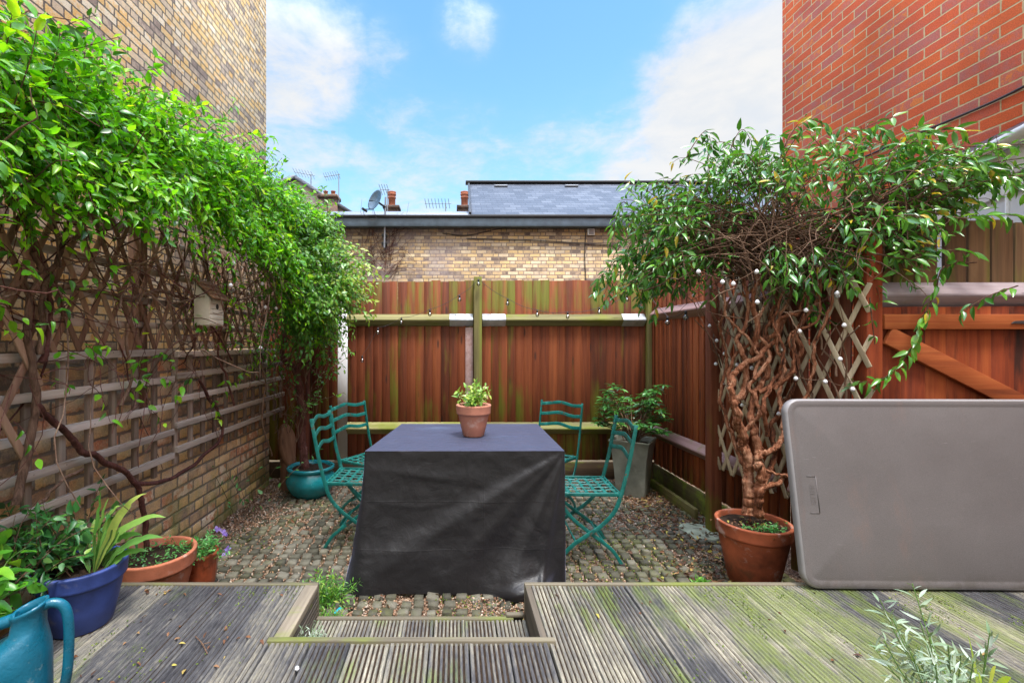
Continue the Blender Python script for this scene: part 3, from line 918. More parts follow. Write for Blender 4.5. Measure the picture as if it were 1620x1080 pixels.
# edging boards
b = MB()
b.box(-1.80, NX0, DY, DY + 0.024, 0.0, DZ + 0.006, 0.4)
b.box(NX1, 3.6, DY, DY + 0.024, 0.0, DZ + 0.006, 0.6)
b.box(NX0 - 0.075, NX1 + 0.055, NY, NY + 0.026, 0.02, DZ + 0.011, 0.55)
b.box(NX0 - 0.02, NX1 - 0.055, DY - 0.02, DY + 0.004, 0.0, 0.094, 0.5)
tag(b.build('deck_edge', 'deck_trim', bevel=0.004), kind='structure')
b = MB()
b.box(NX0 - 0.060, NX0 + 0.001, NY + 0.027, DY - 0.001, 0.21, DZ + 0.004, 0.85)
for k in range(9):
    z = 0.012 + k * 0.022
    b.box(NX0 - 0.02, NX0, NY + 0.027, DY - 0.002, z, z + 0.0165, random.random() * 0.5)
b.box(NX1 + 0.001, NX1 + 0.028, NY + 0.027, DY - 0.001, 0.02, DZ + 0.003, 0.15)
tag(b.build('deck_edge', 'deck_trim_y', bevel=0.002), kind='structure')
tag(GROOVE_SHADE.build('deck_groove_shade', 'soil'), kind='structure')  # soil colour stands in for the groove shade
b = MB()                                          # dark void under the boards
b.box(-1.8, NX0 - 0.03, -1.2, DY - 0.03, 0.0, DZ - 0.03)
b.box(NX1 + 0.03, 3.6, -1.2, DY - 0.03, 0.0, DZ - 0.03)
b.box(NX0 - 0.028, NX1 + 0.028, -1.2, NY - 0.01, 0.0, DZ - 0.03)
tag(b.build('deck_base', 'soil'), kind='structure')

b = MB()
b.box(NX1 - 0.088, NX1 - 0.004, DY - 0.012, DY + 0.012, 0.094, 0.108, 0.7)
b.box(NX1 - 0.084, NX1 - 0.008, DY + 0.010, DY + 0.028, 0.0, 0.100, 0.4)
tag(b.build('timber_offcut', 'deck_trim', bevel=0.003), 'short pale timber offcut at the right end of the low step', 'timber')

# moss tufts and debris on the boards
pts = []
while len(pts) < 1700:
    if random.random() < 0.30:
        x, y = random.uniform(-1.5, NX0 - 0.08), random.uniform(1.3, 2.17)
        ok = fbm(x * 5, y * 2.5, 9) > 0.28 or abs((x + 1.80) / 0.1465 % 1 - 0.5) > 0.47
    else:
        x, y = random.uniform(NX1 + 0.04, 2.6), random.uniform(1.4, 2.17)
        ok = fbm(x * 7, y * 2.2, 4) > 0.26
    if ok:
        pts.append((x, y, DZ + random.uniform(-0.004, 0.003)))
pts = np.array(pts)
nn = len(pts)
bb = MB()
bb.scatter(leaf(0.55, 0.2, 0.1, 0.9, 2), frames(RNG.normal(0, 1, (nn, 3)) * (1, 1, 0.5) + (0, 0, 0.3), (0, 0, 1), RNG.uniform(0.004, 0.012, nn), 0.5), pts, RNG.uniform(0, 1, nn))
tag(bb.build('deck_moss', 'moss'), 'bright green moss growing in the grooves of the decking', 'moss', kind='stuff')
pts = np.array([(random.uniform(-1.45, NX0 - 0.1) if random.random() < 0.8 else random.uniform(NX1, 2.2), random.uniform(1.35, 2.15), DZ + 0.004) for _ in range(90)])
litter('deck_leaves', 'dead_leaf', pts, (0.012, 0.034), 'scraps of leaf scattered over the decking', 'leaf litter', 0.25)
b = MB()
for p, q in (((905, 905 + 0), (935, 955)),):
    pass
a, c = at(309, 1008, 1.80), at(328, 1035, 1.70)
a[2] = c[2] = DZ + 0.006
b.tube(smooth_path([a, (a + c) / 2 + (0.004, 0, 0.004), c], 8), 0.0022, 5)
b.tube(smooth_path([(a + c) / 2, (a + c) / 2 + (0.03, 0.012, 0.002)], 5), 0.0016, 5)
tag(b.build('fallen_twig', 'twig', smooth=True), 'forked brown twig lying on the left deck boards', 'twig')
b = MB()
p = at(470, 1062, 1.614)
b.scatter(PEB, frames(np.array([[1.0, 0.3, 0.1]]), (0, 0, 1), np.array([0.009])), np.array([[p[0], p[1], DZ + 0.012]]), np.array([0.5]))
tag(b.build('white_pebble', 'bulb', smooth=True), 'small white pebble on the deck boards below the step', 'pebble')
b = MB()
p = at(532, 963, 2.33)
b.bar((p[0] - 0.008, 2.345, 0.012), (p[0] + 0.008, 2.395, 0.014), 0.022, 0.004)
tag(b.build('plastic_label', plain('turquoise plastic', (0.01, 0.30, 0.36), 0.4, 0, 0.1), bevel=0.001), 'small turquoise plastic strip lying on the paving by the step', 'plant label')
# ------------------------------------------------------------------ fences
def feather(b, p0, p1, z0, z1, w, inward, top=0.0, gap=0.0, skip=(), th=0.02):
    """Vertical feather-edge boards from p0 to p1 (plan points), face towards inward."""
    p0, p1, inward = np.array(p0, float), np.array(p1, float), np.array(inward, float)
    L = np.linalg.norm(p1 - p0)
    d = (p1 - p0) / L
    n = max(1, round(L / w))
    w = L / n
    for i in range(n):
        if i in skip:
            continue
        a = p0 + d * (i * w + gap / 2)
        e = p0 + d * ((i + 1) * w - gap / 2 + (0.008 if gap == 0 else 0))
        zt = z1 + random.gauss(0, top)
        t0, t1 = 0.006 + random.uniform(0, 0.004), th + random.uniform(-0.003, 0.003)
        lean = random.gauss(0, 0.002)
        v = []
        for z in (z0, zt):
            for q, t in ((a, t0), (e, t1)):
                for k in (0, 1):
                    pp = q + inward * (t * k) + d * lean * (z - z0)
                    v.append((pp[0], pp[1], z))
        # order: a-back, a-front, e-back, e-front
        b.add(v, [(0, 1, 3, 2), (4, 6, 7, 5), (1, 0, 4, 5), (3, 1, 5, 7), (2, 3, 7, 6), (0, 2, 6, 4)], random.random())


def arris(b, p0, p1, zc, inward, size=0.085, tint=0.5):
    """Triangular rail: sloping top face and sloping lower face."""
    p0, p1, inward = np.array(p0, float), np.array(p1, float), np.array(inward, float)
    v = []
    for p in (p0, p1):
        for o, z in ((0, size * 0.62), (size * 0.58, 0.006), (size * 0.58, -0.006), (0, -size * 0.62)):
            q = p + inward * o
            v.append((q[0], q[1], zc + z))
    b.add(v, [(0, 1, 2, 3), (7, 6, 5, 4), (0, 4, 5, 1), (1, 5, 6, 2), (2, 6, 7, 3), (3, 7, 4, 0)], tint)


rf = thing('wooden_fence', (0, FY, 0), 'tall red brown rear fence behind the covered table, green with algae along its top', 'fence')
b = MB()
feather(b, (-1.095, FY), (0.115, FY), 0.19, 2.022, 0.0865, (0, -1), 0.003)
feather(b, (0.115, FY), (2.07, FY), 0.19, 2.032, 0.0865, (0, -1), 0.003)
feather(b, (-1.99, FY), (-1.205, FY), 0.19, 2.01, 0.0865, (0, -1), 0.004)
b.build('board_panel', 'fence_rear', rf, bevel=0.0015, seg=1)
for zc, nm in ((1.625, 'r'), (0.52, 'l')):
    for xa, xb in ((-1.095, 0.198), (0.288, 1.955)):
        b = MB()
        arris(b, (xa, FY - 0.018), (xb, FY - 0.018), zc, (0, -1), 0.10, random.random())
        b.build('rail', 'rail_green', rf, bevel=0.003)
for xa, xb in ((-0.045, 0.196), (0.290, 0.53), (1.72, 1.952)):
    b = MB()
    arris(b, (xa, FY - 0.0165), (xb, FY - 0.0165), 1.626, (0, -1), 0.105)
    br = b.build('rail_bracket', 'galv', rf, bevel=0.002)
    for k in (0.06, 0.16):
        for e in (0.018, 0.05):
            s = MB()
            s.lathe([(0.0, 0.004), (0.006, 0.003), (0.007, 0.0)], (xa + k, FY - 0.02 - e, 1.626 + 0.066 - e * 0.98), 8)
            s.build('screw', 'black', br, smooth=True)
b = MB()
b.box(-1.99, 2.07, FY - 0.035, FY - 0.006, 0.0, 0.172)
b.build('gravel_board', 'gravel_board', rf, bevel=0.003)
b = MB()
b.box(0.203, 0.283, FY - 0.10, FY - 0.023, -0.05, 2.06)
b.build('post', 'post_green', rf, bevel=0.004)
b = MB()
b.box(1.962, 2.005, FY - 0.085, FY - 0.025, -0.05, 2.03)
b.build('post', 'post_green', rf, bevel=0.004)
b = MB()                                           # pale replacement board left of the post
b.box(0.118, 0.196, FY - 0.034, FY - 0.0225, 0.62, 1.55, 0.9)
b.build('repair_board', 'rail_side', rf, bevel=0.002)

# white painted wall showing through the slot in the fence
b = MB()
b.box(-1.36, -0.98, FY + 0.5, FY + 0.62, -0.05, 1.86)
tag(b.build('white_wall', 'white_paint'), 'narrow strip of white wall showing through the gap in the rear fence', 'wall')
# post in the dark left corner
b = MB()
b.box(-1.52, -1.42, 4.42, 4.52, -0.02, 1.62)
pt = tag(b.build('fence_post', 'post_brown', bevel=0.005), 'dark brown post in the left corner behind the turquoise pot', 'post')
b = MB()
b.box(-1.528, -1.412, 4.412, 4.528, 1.621, 1.70)
b.build('post_cap', 'galv', pt, bevel=0.004)

SA, SB, SCN, SG = (2.055, FY - 0.03), (2.09, 2.84), (2.09, 2.84), (2.30, 2.52)
inw = (-1.0, 0.0)
sf = thing('wooden_fence', (2.07, 3.7, 0), 'orange brown board fence running along the right side behind the zinc planter', 'fence')
b = MB()
feather(b, SA, SB, 0.17, 2.03, 0.092, inw, 0.004, gap=0.007, th=0.018)
b.build('board_panel', 'fence_side', sf, bevel=0.0015, seg=1)
for zc in (1.675, 0.50):
    b = MB()
    arris(b, (2.032, FY - 0.10), (2.066, 2.93), zc, inw, 0.10, 0.6)
    b.build('rail', 'rail_side', sf, bevel=0.003)
b = MB()
b.box(2.025, 2.05, 2.9, FY - 0.06, -0.02, 0.165)
b.build('gravel_board', 'mossy_board', sf, bevel=0.003)
b = MB()
b.box(1.875, 1.955, 3.34, 3.42, -0.05, 2.0)
tag(b.build('fence_post', 'post_brown', bevel=0.004), 'brown post with a green foot beside the diamond trellis', 'post')
b = MB()
b.bar((1.90, 4.40, 0.045), (1.905, 3.60, 0.045), 0.035, 0.09, tint=0.6)
tag(b.build('timber_length', 'mossy_board', bevel=0.004), 'mossy length of timber lying at the foot of the right fence', 'timber')

cf = thing('wooden_fence', (2.2, 2.7, 0), 'dark short board fence behind the twisted trunk and trellis on the right', 'fence')
b = MB()
feather(b, SCN, (2.22, 2.56), 0.0, 2.02, 0.09, (-0.83, -0.55), 0.006, gap=0.004)
b.build('board_panel', 'post_brown', cf, bevel=0.0015, seg=1)
b = MB()
arris(b, (2.07, 2.82), (2.20, 2.55), 0.50, (-0.83, -0.55), 0.09)
b.build('rail', 'rail_side', cf, bevel=0.003)

# gate wall on the right
GY = 2.47
gp = thing('fence_post', (2.24, GY, 0), 'thick red brown gate post at the right end of the trellis', 'post')
b = MB()
b.box(2.20, 2.285, GY - 0.03, GY + 0.055, 0.0, 2.06)
b.build('post', 'fence_gate', gp, bevel=0.004)
tf = thing('wooden_fence', (2.9, GY + 0.06, 0), 'weathered brown green boards standing above the red gate, with one open slot', 'fence')
b = MB()
xs = [2.290, 2.415, 2.545, 2.672, 2.702, 2.832, 2.962, 3.09, 3.22, 3.35, 3.48]
tops = [2.05, 2.055, 2.06, None, 2.085, 2.07, 2.075, 2.06, 2.07, 2.05]
for i in range(len(xs) - 1):
    if tops[i] is None:
        continue
    e = 0.006 if i != 2 else 0.0
    v = [(xs[i], GY + 0.075, 0.3), (xs[i + 1] - 0.006, GY + 0.075, 0.3), (xs[i + 1] - 0.006, GY + 0.055, 0.3), (xs[i], GY + 0.055, 0.3),
         (xs[i] + e, GY + 0.075, tops[i]), (xs[i + 1] - 0.008, GY + 0.075, tops[i] + random.gauss(0, 0.006)), (xs[i + 1] - 0.008, GY + 0.055, tops[i] + random.gauss(0, 0.006)), (xs[i] + e, GY + 0.055, tops[i])]
    b.add(v, [(0, 1, 2, 3), (7, 6, 5, 4), (3, 2, 6, 7), (2, 1, 5, 6), (1, 0, 4, 5), (0, 3, 7, 4)], random.random())
b.build('board_panel', 'fence_tall', tf, bevel=0.002)
b = MB()
arris(b, (2.289, GY + 0.052), (3.50, GY + 0.052), 1.652, (0, -1), 0.125, 0.7)
b.build('rail', 'rail_grey', tf, bevel=0.004)
gt = thing('wooden_gate', (2.9, GY, 0), 'red brown ledged and braced gate behind the leaning grey table', 'gate')
b = MB()
feather(b, (2.295, GY + 0.012), (3.50, GY + 0.012), 0.05, 1.592, 0.118, (0, -1), 0.002, gap=0.003, th=0.016)
b.build('board_panel', 'fence_gate', gt, bevel=0.002)
for z0, z1 in ((1.468, 1.548), (0.25, 0.34)):
    b = MB()
    b.box(2.291, 3.50, GY - 0.036, GY - 0.008, z0, z1, 0.8)
    b.build('ledge', 'ledge_x', gt, bevel=0.003)
b = MB()
b.bar((2.315, GY - 0.021, 1.435), (3.30, GY - 0.021, 0.93), 0.026, 0.095, (0, 0, 1), 0.55)
b.build('brace', 'ledge_x', gt, bevel=0.003)
b = MB()
b.add([(2.955, GY - 0.042, 1.498), (2.975, GY - 0.042, 1.512), (3.30, GY - 0.042, 1.525), (3.30, GY - 0.042, 1.485),
       (2.955, GY - 0.037, 1.498), (2.975, GY - 0.037, 1.512), (3.30, GY - 0.037, 1.525), (3.30, GY - 0.037, 1.485)],
      [(3, 2, 1, 0), (4, 5, 6, 7), (0, 1, 5, 4), (1, 2, 6, 5), (2, 3, 7, 6), (3, 0, 4, 7)])
b.build('strap_hinge', 'cable', gt, bevel=0.001)

# ------------------------------------------------------------------ buildings
lw = MB()
lw.box(WX - 0.22, WX, 0.0, 4.45, -0.05, 1.335)
wl = tag(lw.build('garden_wall', 'stock_low', bevel=0.006), 'low mossy yellow brick wall behind the left trellis', 'wall')
# a broken course line of proud bricks gives the wall a real surface
bb = MB()
for r in range(17):
    y = 0.9 + (r % 2) * 0.115
    while y < 4.4:
        if random.random() < 0.55:
            pr = random.uniform(0.001, 0.007)
            bb.box(WX - 0.01, WX + pr, y + 0.008, min(4.43, y + 0.218), r * 0.0765 + 0.006, r * 0.0765 + 0.068, random.random())
        y += 0.23
bb.build('proud_bricks', 'stock_low', None, bevel=0.004).parent = wl

lb = thing('brick_building', (-5.0, 3.5, 0), 'tall yellow stock brick house wall rising over the vine on the left', 'building')
b = MB()
b.box(-9.0, -3.1, -2.0, 7.57, -0.05, 7.9)
b.build('wall', 'stock_left', lb)
rb = thing('brick_building', (6.5, 2.0, 0), 'tall bright red brick house on the right with pale mortar', 'building')
b = MB()
b.box(4.0, 9.5, -2.0, 5.58, -0.05, 6.6)
b.build('wall', 'red_brick', rb)
b = MB()
pts = [on_x(1620, 137, 3.985), on_x(1560, 166, 3.985), on_x(1435, 219, 3.985), on_x(1330, 265, 3.985)]
b.tube(smooth_path(pts, 20), 0.009, 6)
tag(b.build('wall_cable', 'cable', smooth=True), 'thin dark cable running along the red brick wall', 'cable')

# white lean-to behind the gate
ex = thing('house_extension', (3.8, 3.2, 0), 'white framed lean-to with a white gutter against the red brick wall', 'extension')
g0, g1 = np.array([3.445, 2.56]), np.array([3.955, 4.02])
dd = (g1 - g0) / np.linalg.norm(g1 - g0)
nn_ = np.array([-dd[1], dd[0]])
b = MB()
v = [(*g0, 0), (*g1, 0), (3.97, g1[1], 0), (3.97, g0[1], 0), (*g0, 2.45), (*g1, 2.45), (3.97, g1[1], 2.45), (3.97, g0[1], 2.45)]
b.add(v, [(0, 1, 5, 4), (1, 2, 6, 5), (2, 3, 7, 6), (3, 0, 4, 7)])
b.build('wall', 'grey_paint', ex)
b = MB()
v = [(*(g0 + nn_ * 0.04), 2.68), (*(g1 + nn_ * 0.04), 2.68), (3.98, g1[1], 2.84), (3.98, g0[1], 3.02)]
v += [(p[0], p[1], p[2] - 0.03) for p in v]
b.add(v, [(0, 1, 2, 3), (7, 6, 5, 4), (0, 4, 5, 1), (1, 5, 6, 2), (2, 6, 7, 3), (3, 7, 4, 0)])
b.build('roof', 'slate', ex)
def along(t, out, z):
    p = g0 + dd * t + nn_ * out
    return (p[0], p[1], z)
Lx = np.linalg.norm(g1 - g0)
b = MB()
b.bar(along(0, 0.02, 2.555), along(Lx, 0.02, 2.555), 0.035, 0.19)
b.bar(along(0, 0.012, 2.40), along(Lx, 0.012, 2.40), 0.020, 0.10)
b.build('fascia', 'white_paint', ex, bevel=0.003)
b = MB()
a = np.linspace(PI, 2 * PI, 9)
rows = [[along(t, 0.10 + 0.058 * math.cos(q), 2.668 + 0.062 * math.sin(q)) for q in a] + [along(t, 0.10 + 0.052 * math.cos(q), 2.668 + 0.055 * math.sin(q)) for q in a[::-1]] for t in (0, Lx)]
b.grid(np.array([r + r[:1] for r in rows]))
gu = b.build('gutter', 'white_paint', ex, smooth=False)
for t in (0.35, 0.95):
    b = MB()
    rows = [[along(t + e, 0.10 + 0.064 * math.cos(q), 2.668 + 0.069 * math.sin(q)) for q in a] for e in (-0.022, 0.022)]
    b.grid(np.array(rows))
    b.build('gutter_bracket', 'white_paint', gu)
for t in (0.42, 0.86, 1.3):
    b = MB()
    b.bar(along(t, 0.010, 0.3), along(t, 0.010, 2.35), 0.018, 0.012, up=(dd[0], dd[1], 0))
    b.build('window_frame', 'white_paint', ex, bevel=0.002)

# rear house
rh = thing('brick_building', (1.0, 10.2, 0), 'golden brick house behind the rear fence with a blue grey gutter line and slate roof', 'building')
b = MB()
b.box(-3.4, 9.0, 9.9, 15.0, -0.05, 3.92)
b.build('wall', 'stock_rear', rh)
b = MB()
b.box(-3.4, 9.0, 9.74, 9.90, 3.86, 4.04)
b.build('fascia', 'fascia', rh, bevel=0.006)
b = MB()
b.box(-3.4, 9.0, 9.71, 9.86, 4.042, 4.10)
b.build('gutter', 'black', rh, bevel=0.012)
b = MB()
v = [(-3.4, 9.78, 4.115), (0.345, 9.78, 4.115), (0.345, 11.2, 4.59), (-3.4, 11.2, 4.59), (-3.4, 9.78, 4.06), (0.345, 9.78, 4.06), (0.345, 11.2, 3.93), (-3.4, 11.2, 3.93)]
b.add(v, [(0, 1, 2, 3), (0, 4, 5, 1), (2, 6, 7, 3), (3, 7, 4, 0)])
b.build('low_roof', 'lead', rh)
b = MB()
v = [(0.35, 9.75, 4.115), (9.0, 9.75, 4.115), (9.0, 12.5, 5.72), (0.42, 12.5, 5.72), (9.0, 15.0, 4.1), (0.42, 15.0, 4.1)]
b.add(v, [(0, 1, 2, 3), (3, 2, 4, 5), (0, 3, 5)])
b.build('roof', 'slate', rh)
b = MB()
b.bar((0.32, 12.5, 5.74), (9.0, 12.5, 5.74), 0.22, 0.06)
b.bar((0.345, 9.74, 4.14), (0.405, 12.5, 5.74), 0.05, 0.05)
b.build('ridge_tiles', 'black', rh, bevel=0.01)
for px in (792, 903):
    p = at(px, 300, 12.2)
    b = MB()
    b.bar((p[0] - 0.18, 12.15, 5.53), (p[0] + 0.18, 12.15, 5.53), 0.12, 0.05)
    b.build('roof_vent', 'lead', rh, bevel=0.02)
p = at(935, 367, 9.88)
b = MB()
b.box(p[0] - 0.075, p[0] + 0.075, 9.86, 9.905, p[2] - 0.07, p[2] + 0.07)
vt = b.build('wall_vent', 'white_paint', rh, bevel=0.008)
b = MB()
for k in range(5):
    b.box(p[0] - 0.055, p[0] + 0.055, 9.852, 9.862, p[2] - 0.052 + k * 0.022, p[2] - 0.038 + k * 0.022)
b.build('louvre', 'lead', vt)
b = MB()
for pp in ([(927, 362), (925, 400), (927, 446)], [(700, 369), (740, 372), (790, 362), (845, 360)], [(738, 377), (840, 380), (925, 385), (985, 389)]):
    b.tube(smooth_path([at(x, y, 9.88) for x, y in pp], 16), 0.009, 5)
tag(b.build('wall_cable', 'cable', smooth=True), 'dark cables strung across the golden brick wall of the rear house', 'cable')
b = MB()                                          # withered creeper left of the dish pole
for k in range(60):
    p = at(random.uniform(572, 625), random.uniform(372, 445), 9.885)
    d = np.array([random.uniform(-0.6, 1.0), 0, random.uniform(0.1, 0.8)])
    P = strand(p, d, random.uniform(0.3, 1.1), 10, 0.01, 0.22)
    P[:, 1] = 9.88 - RNG.uniform(0, 0.02, len(P))
    b.tube(P, np.linspace(0.005, 0.002, len(P)), 4, random.random())
tag(b.build('withered_creeper', 'bark_dark', smooth=True), 'dead creeper stems clinging to the rear house wall near the dish', 'creeper')


def chimney_pot(b, c, r, h):
    b.lathe([(r * 0.8, 0), (r * 0.82, h * 0.55), (r * 0.95, h * 0.58), (r * 0.95, h * 0.64), (r * 0.84, h * 0.66), (r * 0.86, h * 0.76), (r, h * 0.79), (r, h * 0.86), (r * 0.86, h * 0.89), (r * 1.0, h * 0.96), (r, h), (r * 0.75, h), (r * 0.7, h * 0.6)], c, 16)


for px, lab, w in ((620, 'round red chimney with one ringed pot, just right of the satellite dish', 0.42), (735, 'small dark chimney with one pot against the left end of the slate roof', 0.40)):
    p = at(px, 333, 14.0)
    c = thing('chimney', (p[0], 14.0, 0), lab, 'chimney')
    b = MB()
    b.box(p[0] - w / 2, p[0] + w / 2, 13.8, 14.2, 3.0, p[2] + 0.02)
    b.box(p[0] - w / 2 - 0.04, p[0] + w / 2 + 0.04, 13.76, 14.24, p[2] + 0.02, p[2] + 0.10)
    b.build('stack', 'dark_brick', c)
    b = MB()
    chimney_pot(b, (p[0], 14.0, p[2] + 0.10), 0.13, 0.46)
    b.build('chimney_pot', 'pot_brick', c, smooth=False)
fh = thing('brick_building', (-5.2, 19.5, 0), 'distant gabled house with a two pot chimney above the vine', 'house')
b = MB()
xl, xr = at(440, 0, 19)[0], at(548, 0, 19)[0]
xm, zm = at(468, 270, 19)[0], at(468, 284, 19)[2]
zr = at(548, 336, 19)[2]
b.add([(xl - 3, 19, 0), (xr, 19, 0), (xr, 19, zr), (xm, 19, zm), (xl - 3, 19, zr), (xl - 3, 24, 0), (xr, 24, 0), (xr, 24, zr), (xm, 24, zm), (xl - 3, 24, zr)],
      [(0, 1, 2, 3, 4), (1, 6, 7, 2), (6, 5, 9, 8, 7), (5, 0, 4, 9)])
b.build('wall', 'pale_wall', fh)
b = MB()
for (xa, za), (xb, zb) in (((xr + 0.25, zr - 0.13), (xm, zm)), ((xm, zm), (xl - 3.2, zr - 0.1))):
    b.bar(((xa), 21.4, za + 0.06), ((xb), 21.4, zb + 0.06), 5.2, 0.14, (0, 0, 1))
b.build('roof', 'slate', fh)
p = at(521, 330, 18.9)
b = MB()
b.box(p[0] - 0.36, p[0] + 0.36, 18.6, 19.2, 4.0, at(0, 316, 18.9)[2])
b.box(p[0] - 0.40, p[0] + 0.40, 18.55, 19.25, at(0, 316, 18.9)[2], at(0, 311, 18.9)[2])
b.build('chimney_stack', 'dark_brick', fh)
for dx in (-0.15, 0.16):
    b = MB()
    b.lathe([(0.09, 0), (0.085, 0.18), (0.10, 0.19), (0.10, 0.22), (0.07, 0.22), (0.06, 0.1)], (p[0] + dx, 18.9, at(0, 311, 18.9)[2]), 14)
    b.build('chimney_pot', 'pot_brick', fh)


def aerial(px, ytop, ybase, Y, boom, n, lab, tilt=0.0):
    p0, p1 = at(px, ybase, Y), at(px, ytop, Y)
    c = thing('tv_aerial', (p0[0], Y, p0[2]), lab, 'aerial', 'television aerials on the roofs')
    b = MB()
    b.tube([p0 - (0, 0, 0.6), p1], 0.022 * Y / 19, 6)
    b.build('mast', 'lead', c, smooth=True)
    b = MB()
    q0, q1 = at(boom[0], boom[1], Y), at(boom[2], boom[3], Y)
    b.tube([q0, q1], 0.014 * Y / 19, 5)
    for k in range(n):
        m = q0 + (q1 - q0) * (k + 0.3) / n
        b.tube([m + (-0.02, -0.22, 0.09), m + (0.02, 0.22, -0.09)], 0.008, 4)
    b.build('boom', 'lead', c, smooth=True)


aerial(536, 275, 330, 18.9, (513, 280, 538, 276), 7, 'television aerial on a tall mast right of the two pot chimney')
aerial(492, 276, 305, 19.3, (465, 272, 498, 278), 7, 'television aerial just above the vine, left of the two pot chimney')
aerial(705, 322, 335, 14.5, (672, 322, 714, 322), 8, 'low wide television aerial left of the slate roof')
aerial(613, 300, 335, 13.6, (601, 300, 617, 300), 4, 'small television aerial right behind the satellite dish')

# satellite dish
sd = thing('satellite_dish', tuple(at(608, 420, 9.85)), 'grey blue satellite dish on a pole fixed to the rear house wall', 'satellite dish')
b = MB()
p0, p1 = at(608, 392, 9.80), at(610, 312, 9.80)
b.tube([p0, p1], 0.020, 8)
b.build('pole', 'lead', sd, smooth=True)
for q in (372, 385):
    b = MB()
    c = at(608, q, 9.82)
    b.box(c[0] - 0.05, c[0] + 0.05, 9.79, 9.905, c[2] - 0.03, c[2] + 0.03)
    b.build('wall_bracket', 'black', sd, bevel=0.004)
b = MB()
dc = at(594, 317, 9.62)
ax = np.array([-0.62, -0.72, 0.30])
ax /= np.linalg.norm(ax)
ux = np.cross(ax, (0, 0, 1)); ux /= np.linalg.norm(ux)
uz = np.cross(ux, ax)
rings = []
for r in np.linspace(0, 1, 9):
    rings.append([dc + ux * 0.20 * r * math.cos(a) + uz * 0.235 * r * math.sin(a) + ax * (0.05 * r * r - 0.03) for a in np.linspace(0, 2 * PI, 33)])
b.grid(np.array(rings))
dish = b.build('dish', plain('blue grey painted steel', (0.07, 0.11, 0.15), 0.35, 0.2, 0.1), sd, smooth=True)
so = dish.modifiers.new('thick', 'SOLIDIFY'); so.thickness = 0.008
b = MB()
lp = at(575, 331, 9.25)
b.tube([dc - uz * 0.22 + ax * 0.01, lp], 0.012, 6)
b.tube([lp + ax * 0.03, lp - ax * 0.09], [0.028, 0.022], 10)
b.tube([dc - ax * 0.03, p1 * 0.8 + p0 * 0.2], 0.022, 8)
b.build('lnb_arm', 'black', sd, smooth=True)
b = MB()
b.tube(smooth_path([lp, lp + (0.02, 0.1, -0.14), lp + (0.2, 0.3, -0.12), dc - uz * 0.2], 14), 0.005, 5)
b.build('lead_wire', 'cable', sd, smooth=True)
# ------------------------------------------------------------------ trellises
def square_trellis(y0, y1, zs, loc, label, ys_off=0.0):
    t = thing('square_trellis', loc, label, 'trellis', 'trellis panels on the left wall')
    b = MB()
    y = y0 + 0.02
    while y < y1:
        e = random.gauss(0, 0.004)
        b.box(TX - 0.030, TX - 0.010, y + e - 0.017, y + e + 0.017, zs[-1] - 0.09, zs[0] + 0.015, random.random())
        y += 0.158
    b.build('uprights', 'trellis_grey_v', t, bevel=0.002)
    b = MB()
    for z in zs:
        b.bar((TX, y0, z), (TX, y1, z + random.gauss(0, 0.004)), 0.021, 0.036, (0, 0, 1), random.random())
        yy = y0 + 0.02
        while yy < y1:                          # nail heads
            b.box(TX + 0.010, TX + 0.012, yy - 0.003, yy + 0.003, z - 0.003, z + 0.003, 0.0)
            yy += 0.158
    b.build('rails', 'trellis_grey', t, bevel=0.003)
    return t


square_trellis(1.05, 2.80, [1.335, 1.178, 1.012, 0.862, 0.705], (TX, 1.9, 0.7), 'silver grey square trellis panel nearest the watering can and blue pot')
square_trellis(2.83, 4.62, [1.325, 1.19, 1.045, 0.885, 0.735], (TX, 3.7, 0.7), 'silver grey square trellis panel farther along, towards the turquoise pot')


def diamonds(b, org, du, L, z0, z1, w, h, nrm, th=0.009, wd=0.026, seed=0, sag=0.0):
    """Two crossing families of laths on the plane through org along du."""
    org, du, nrm = np.array(org, float), np.array(du, float), np.array(nrm, float)
    sl = h / w
    H = z1 - z0
    for fam, s in ((0, 1), (1, -1)):
        a = -H / sl if s > 0 else 0.0
        u = a - (a % w)
        while u < L + (H / sl if s < 0 else 0):
            # lath through (u, z0) rising with slope s*sl
            t0, t1 = 0.0, H
            def U(t):
                return u + s * t / sl
            if s > 0:
                t0 = max(t0, (0 - u) * sl)
                t1 = min(t1, (L - u) * sl)
            else:
                t0 = max(t0, (u - L) * sl)
                t1 = min(t1, u * sl)
            if t1 - t0 > 0.10:
                e0, e1 = random.uniform(-0.02, 0.035) if t0 == 0 else 0.02, random.uniform(0, 0.03)
                j = random.gauss(0, 0.004)
                pa = org + du * (U(t0 - e0) + j) + nrm * (fam * th * 1.1 + random.gauss(0, 0.001)) + np.array([0, 0, z0 + t0 - e0])
                pb = org + du * (U(t1 + e1) + j) + nrm * (fam * th * 1.1 + random.gauss(0, 0.001)) + np.array([0, 0, z0 + t1 + e1])
                b.bar(pa, pb, th, wd, np.cross(pb - pa, nrm), random.random())
            u += w


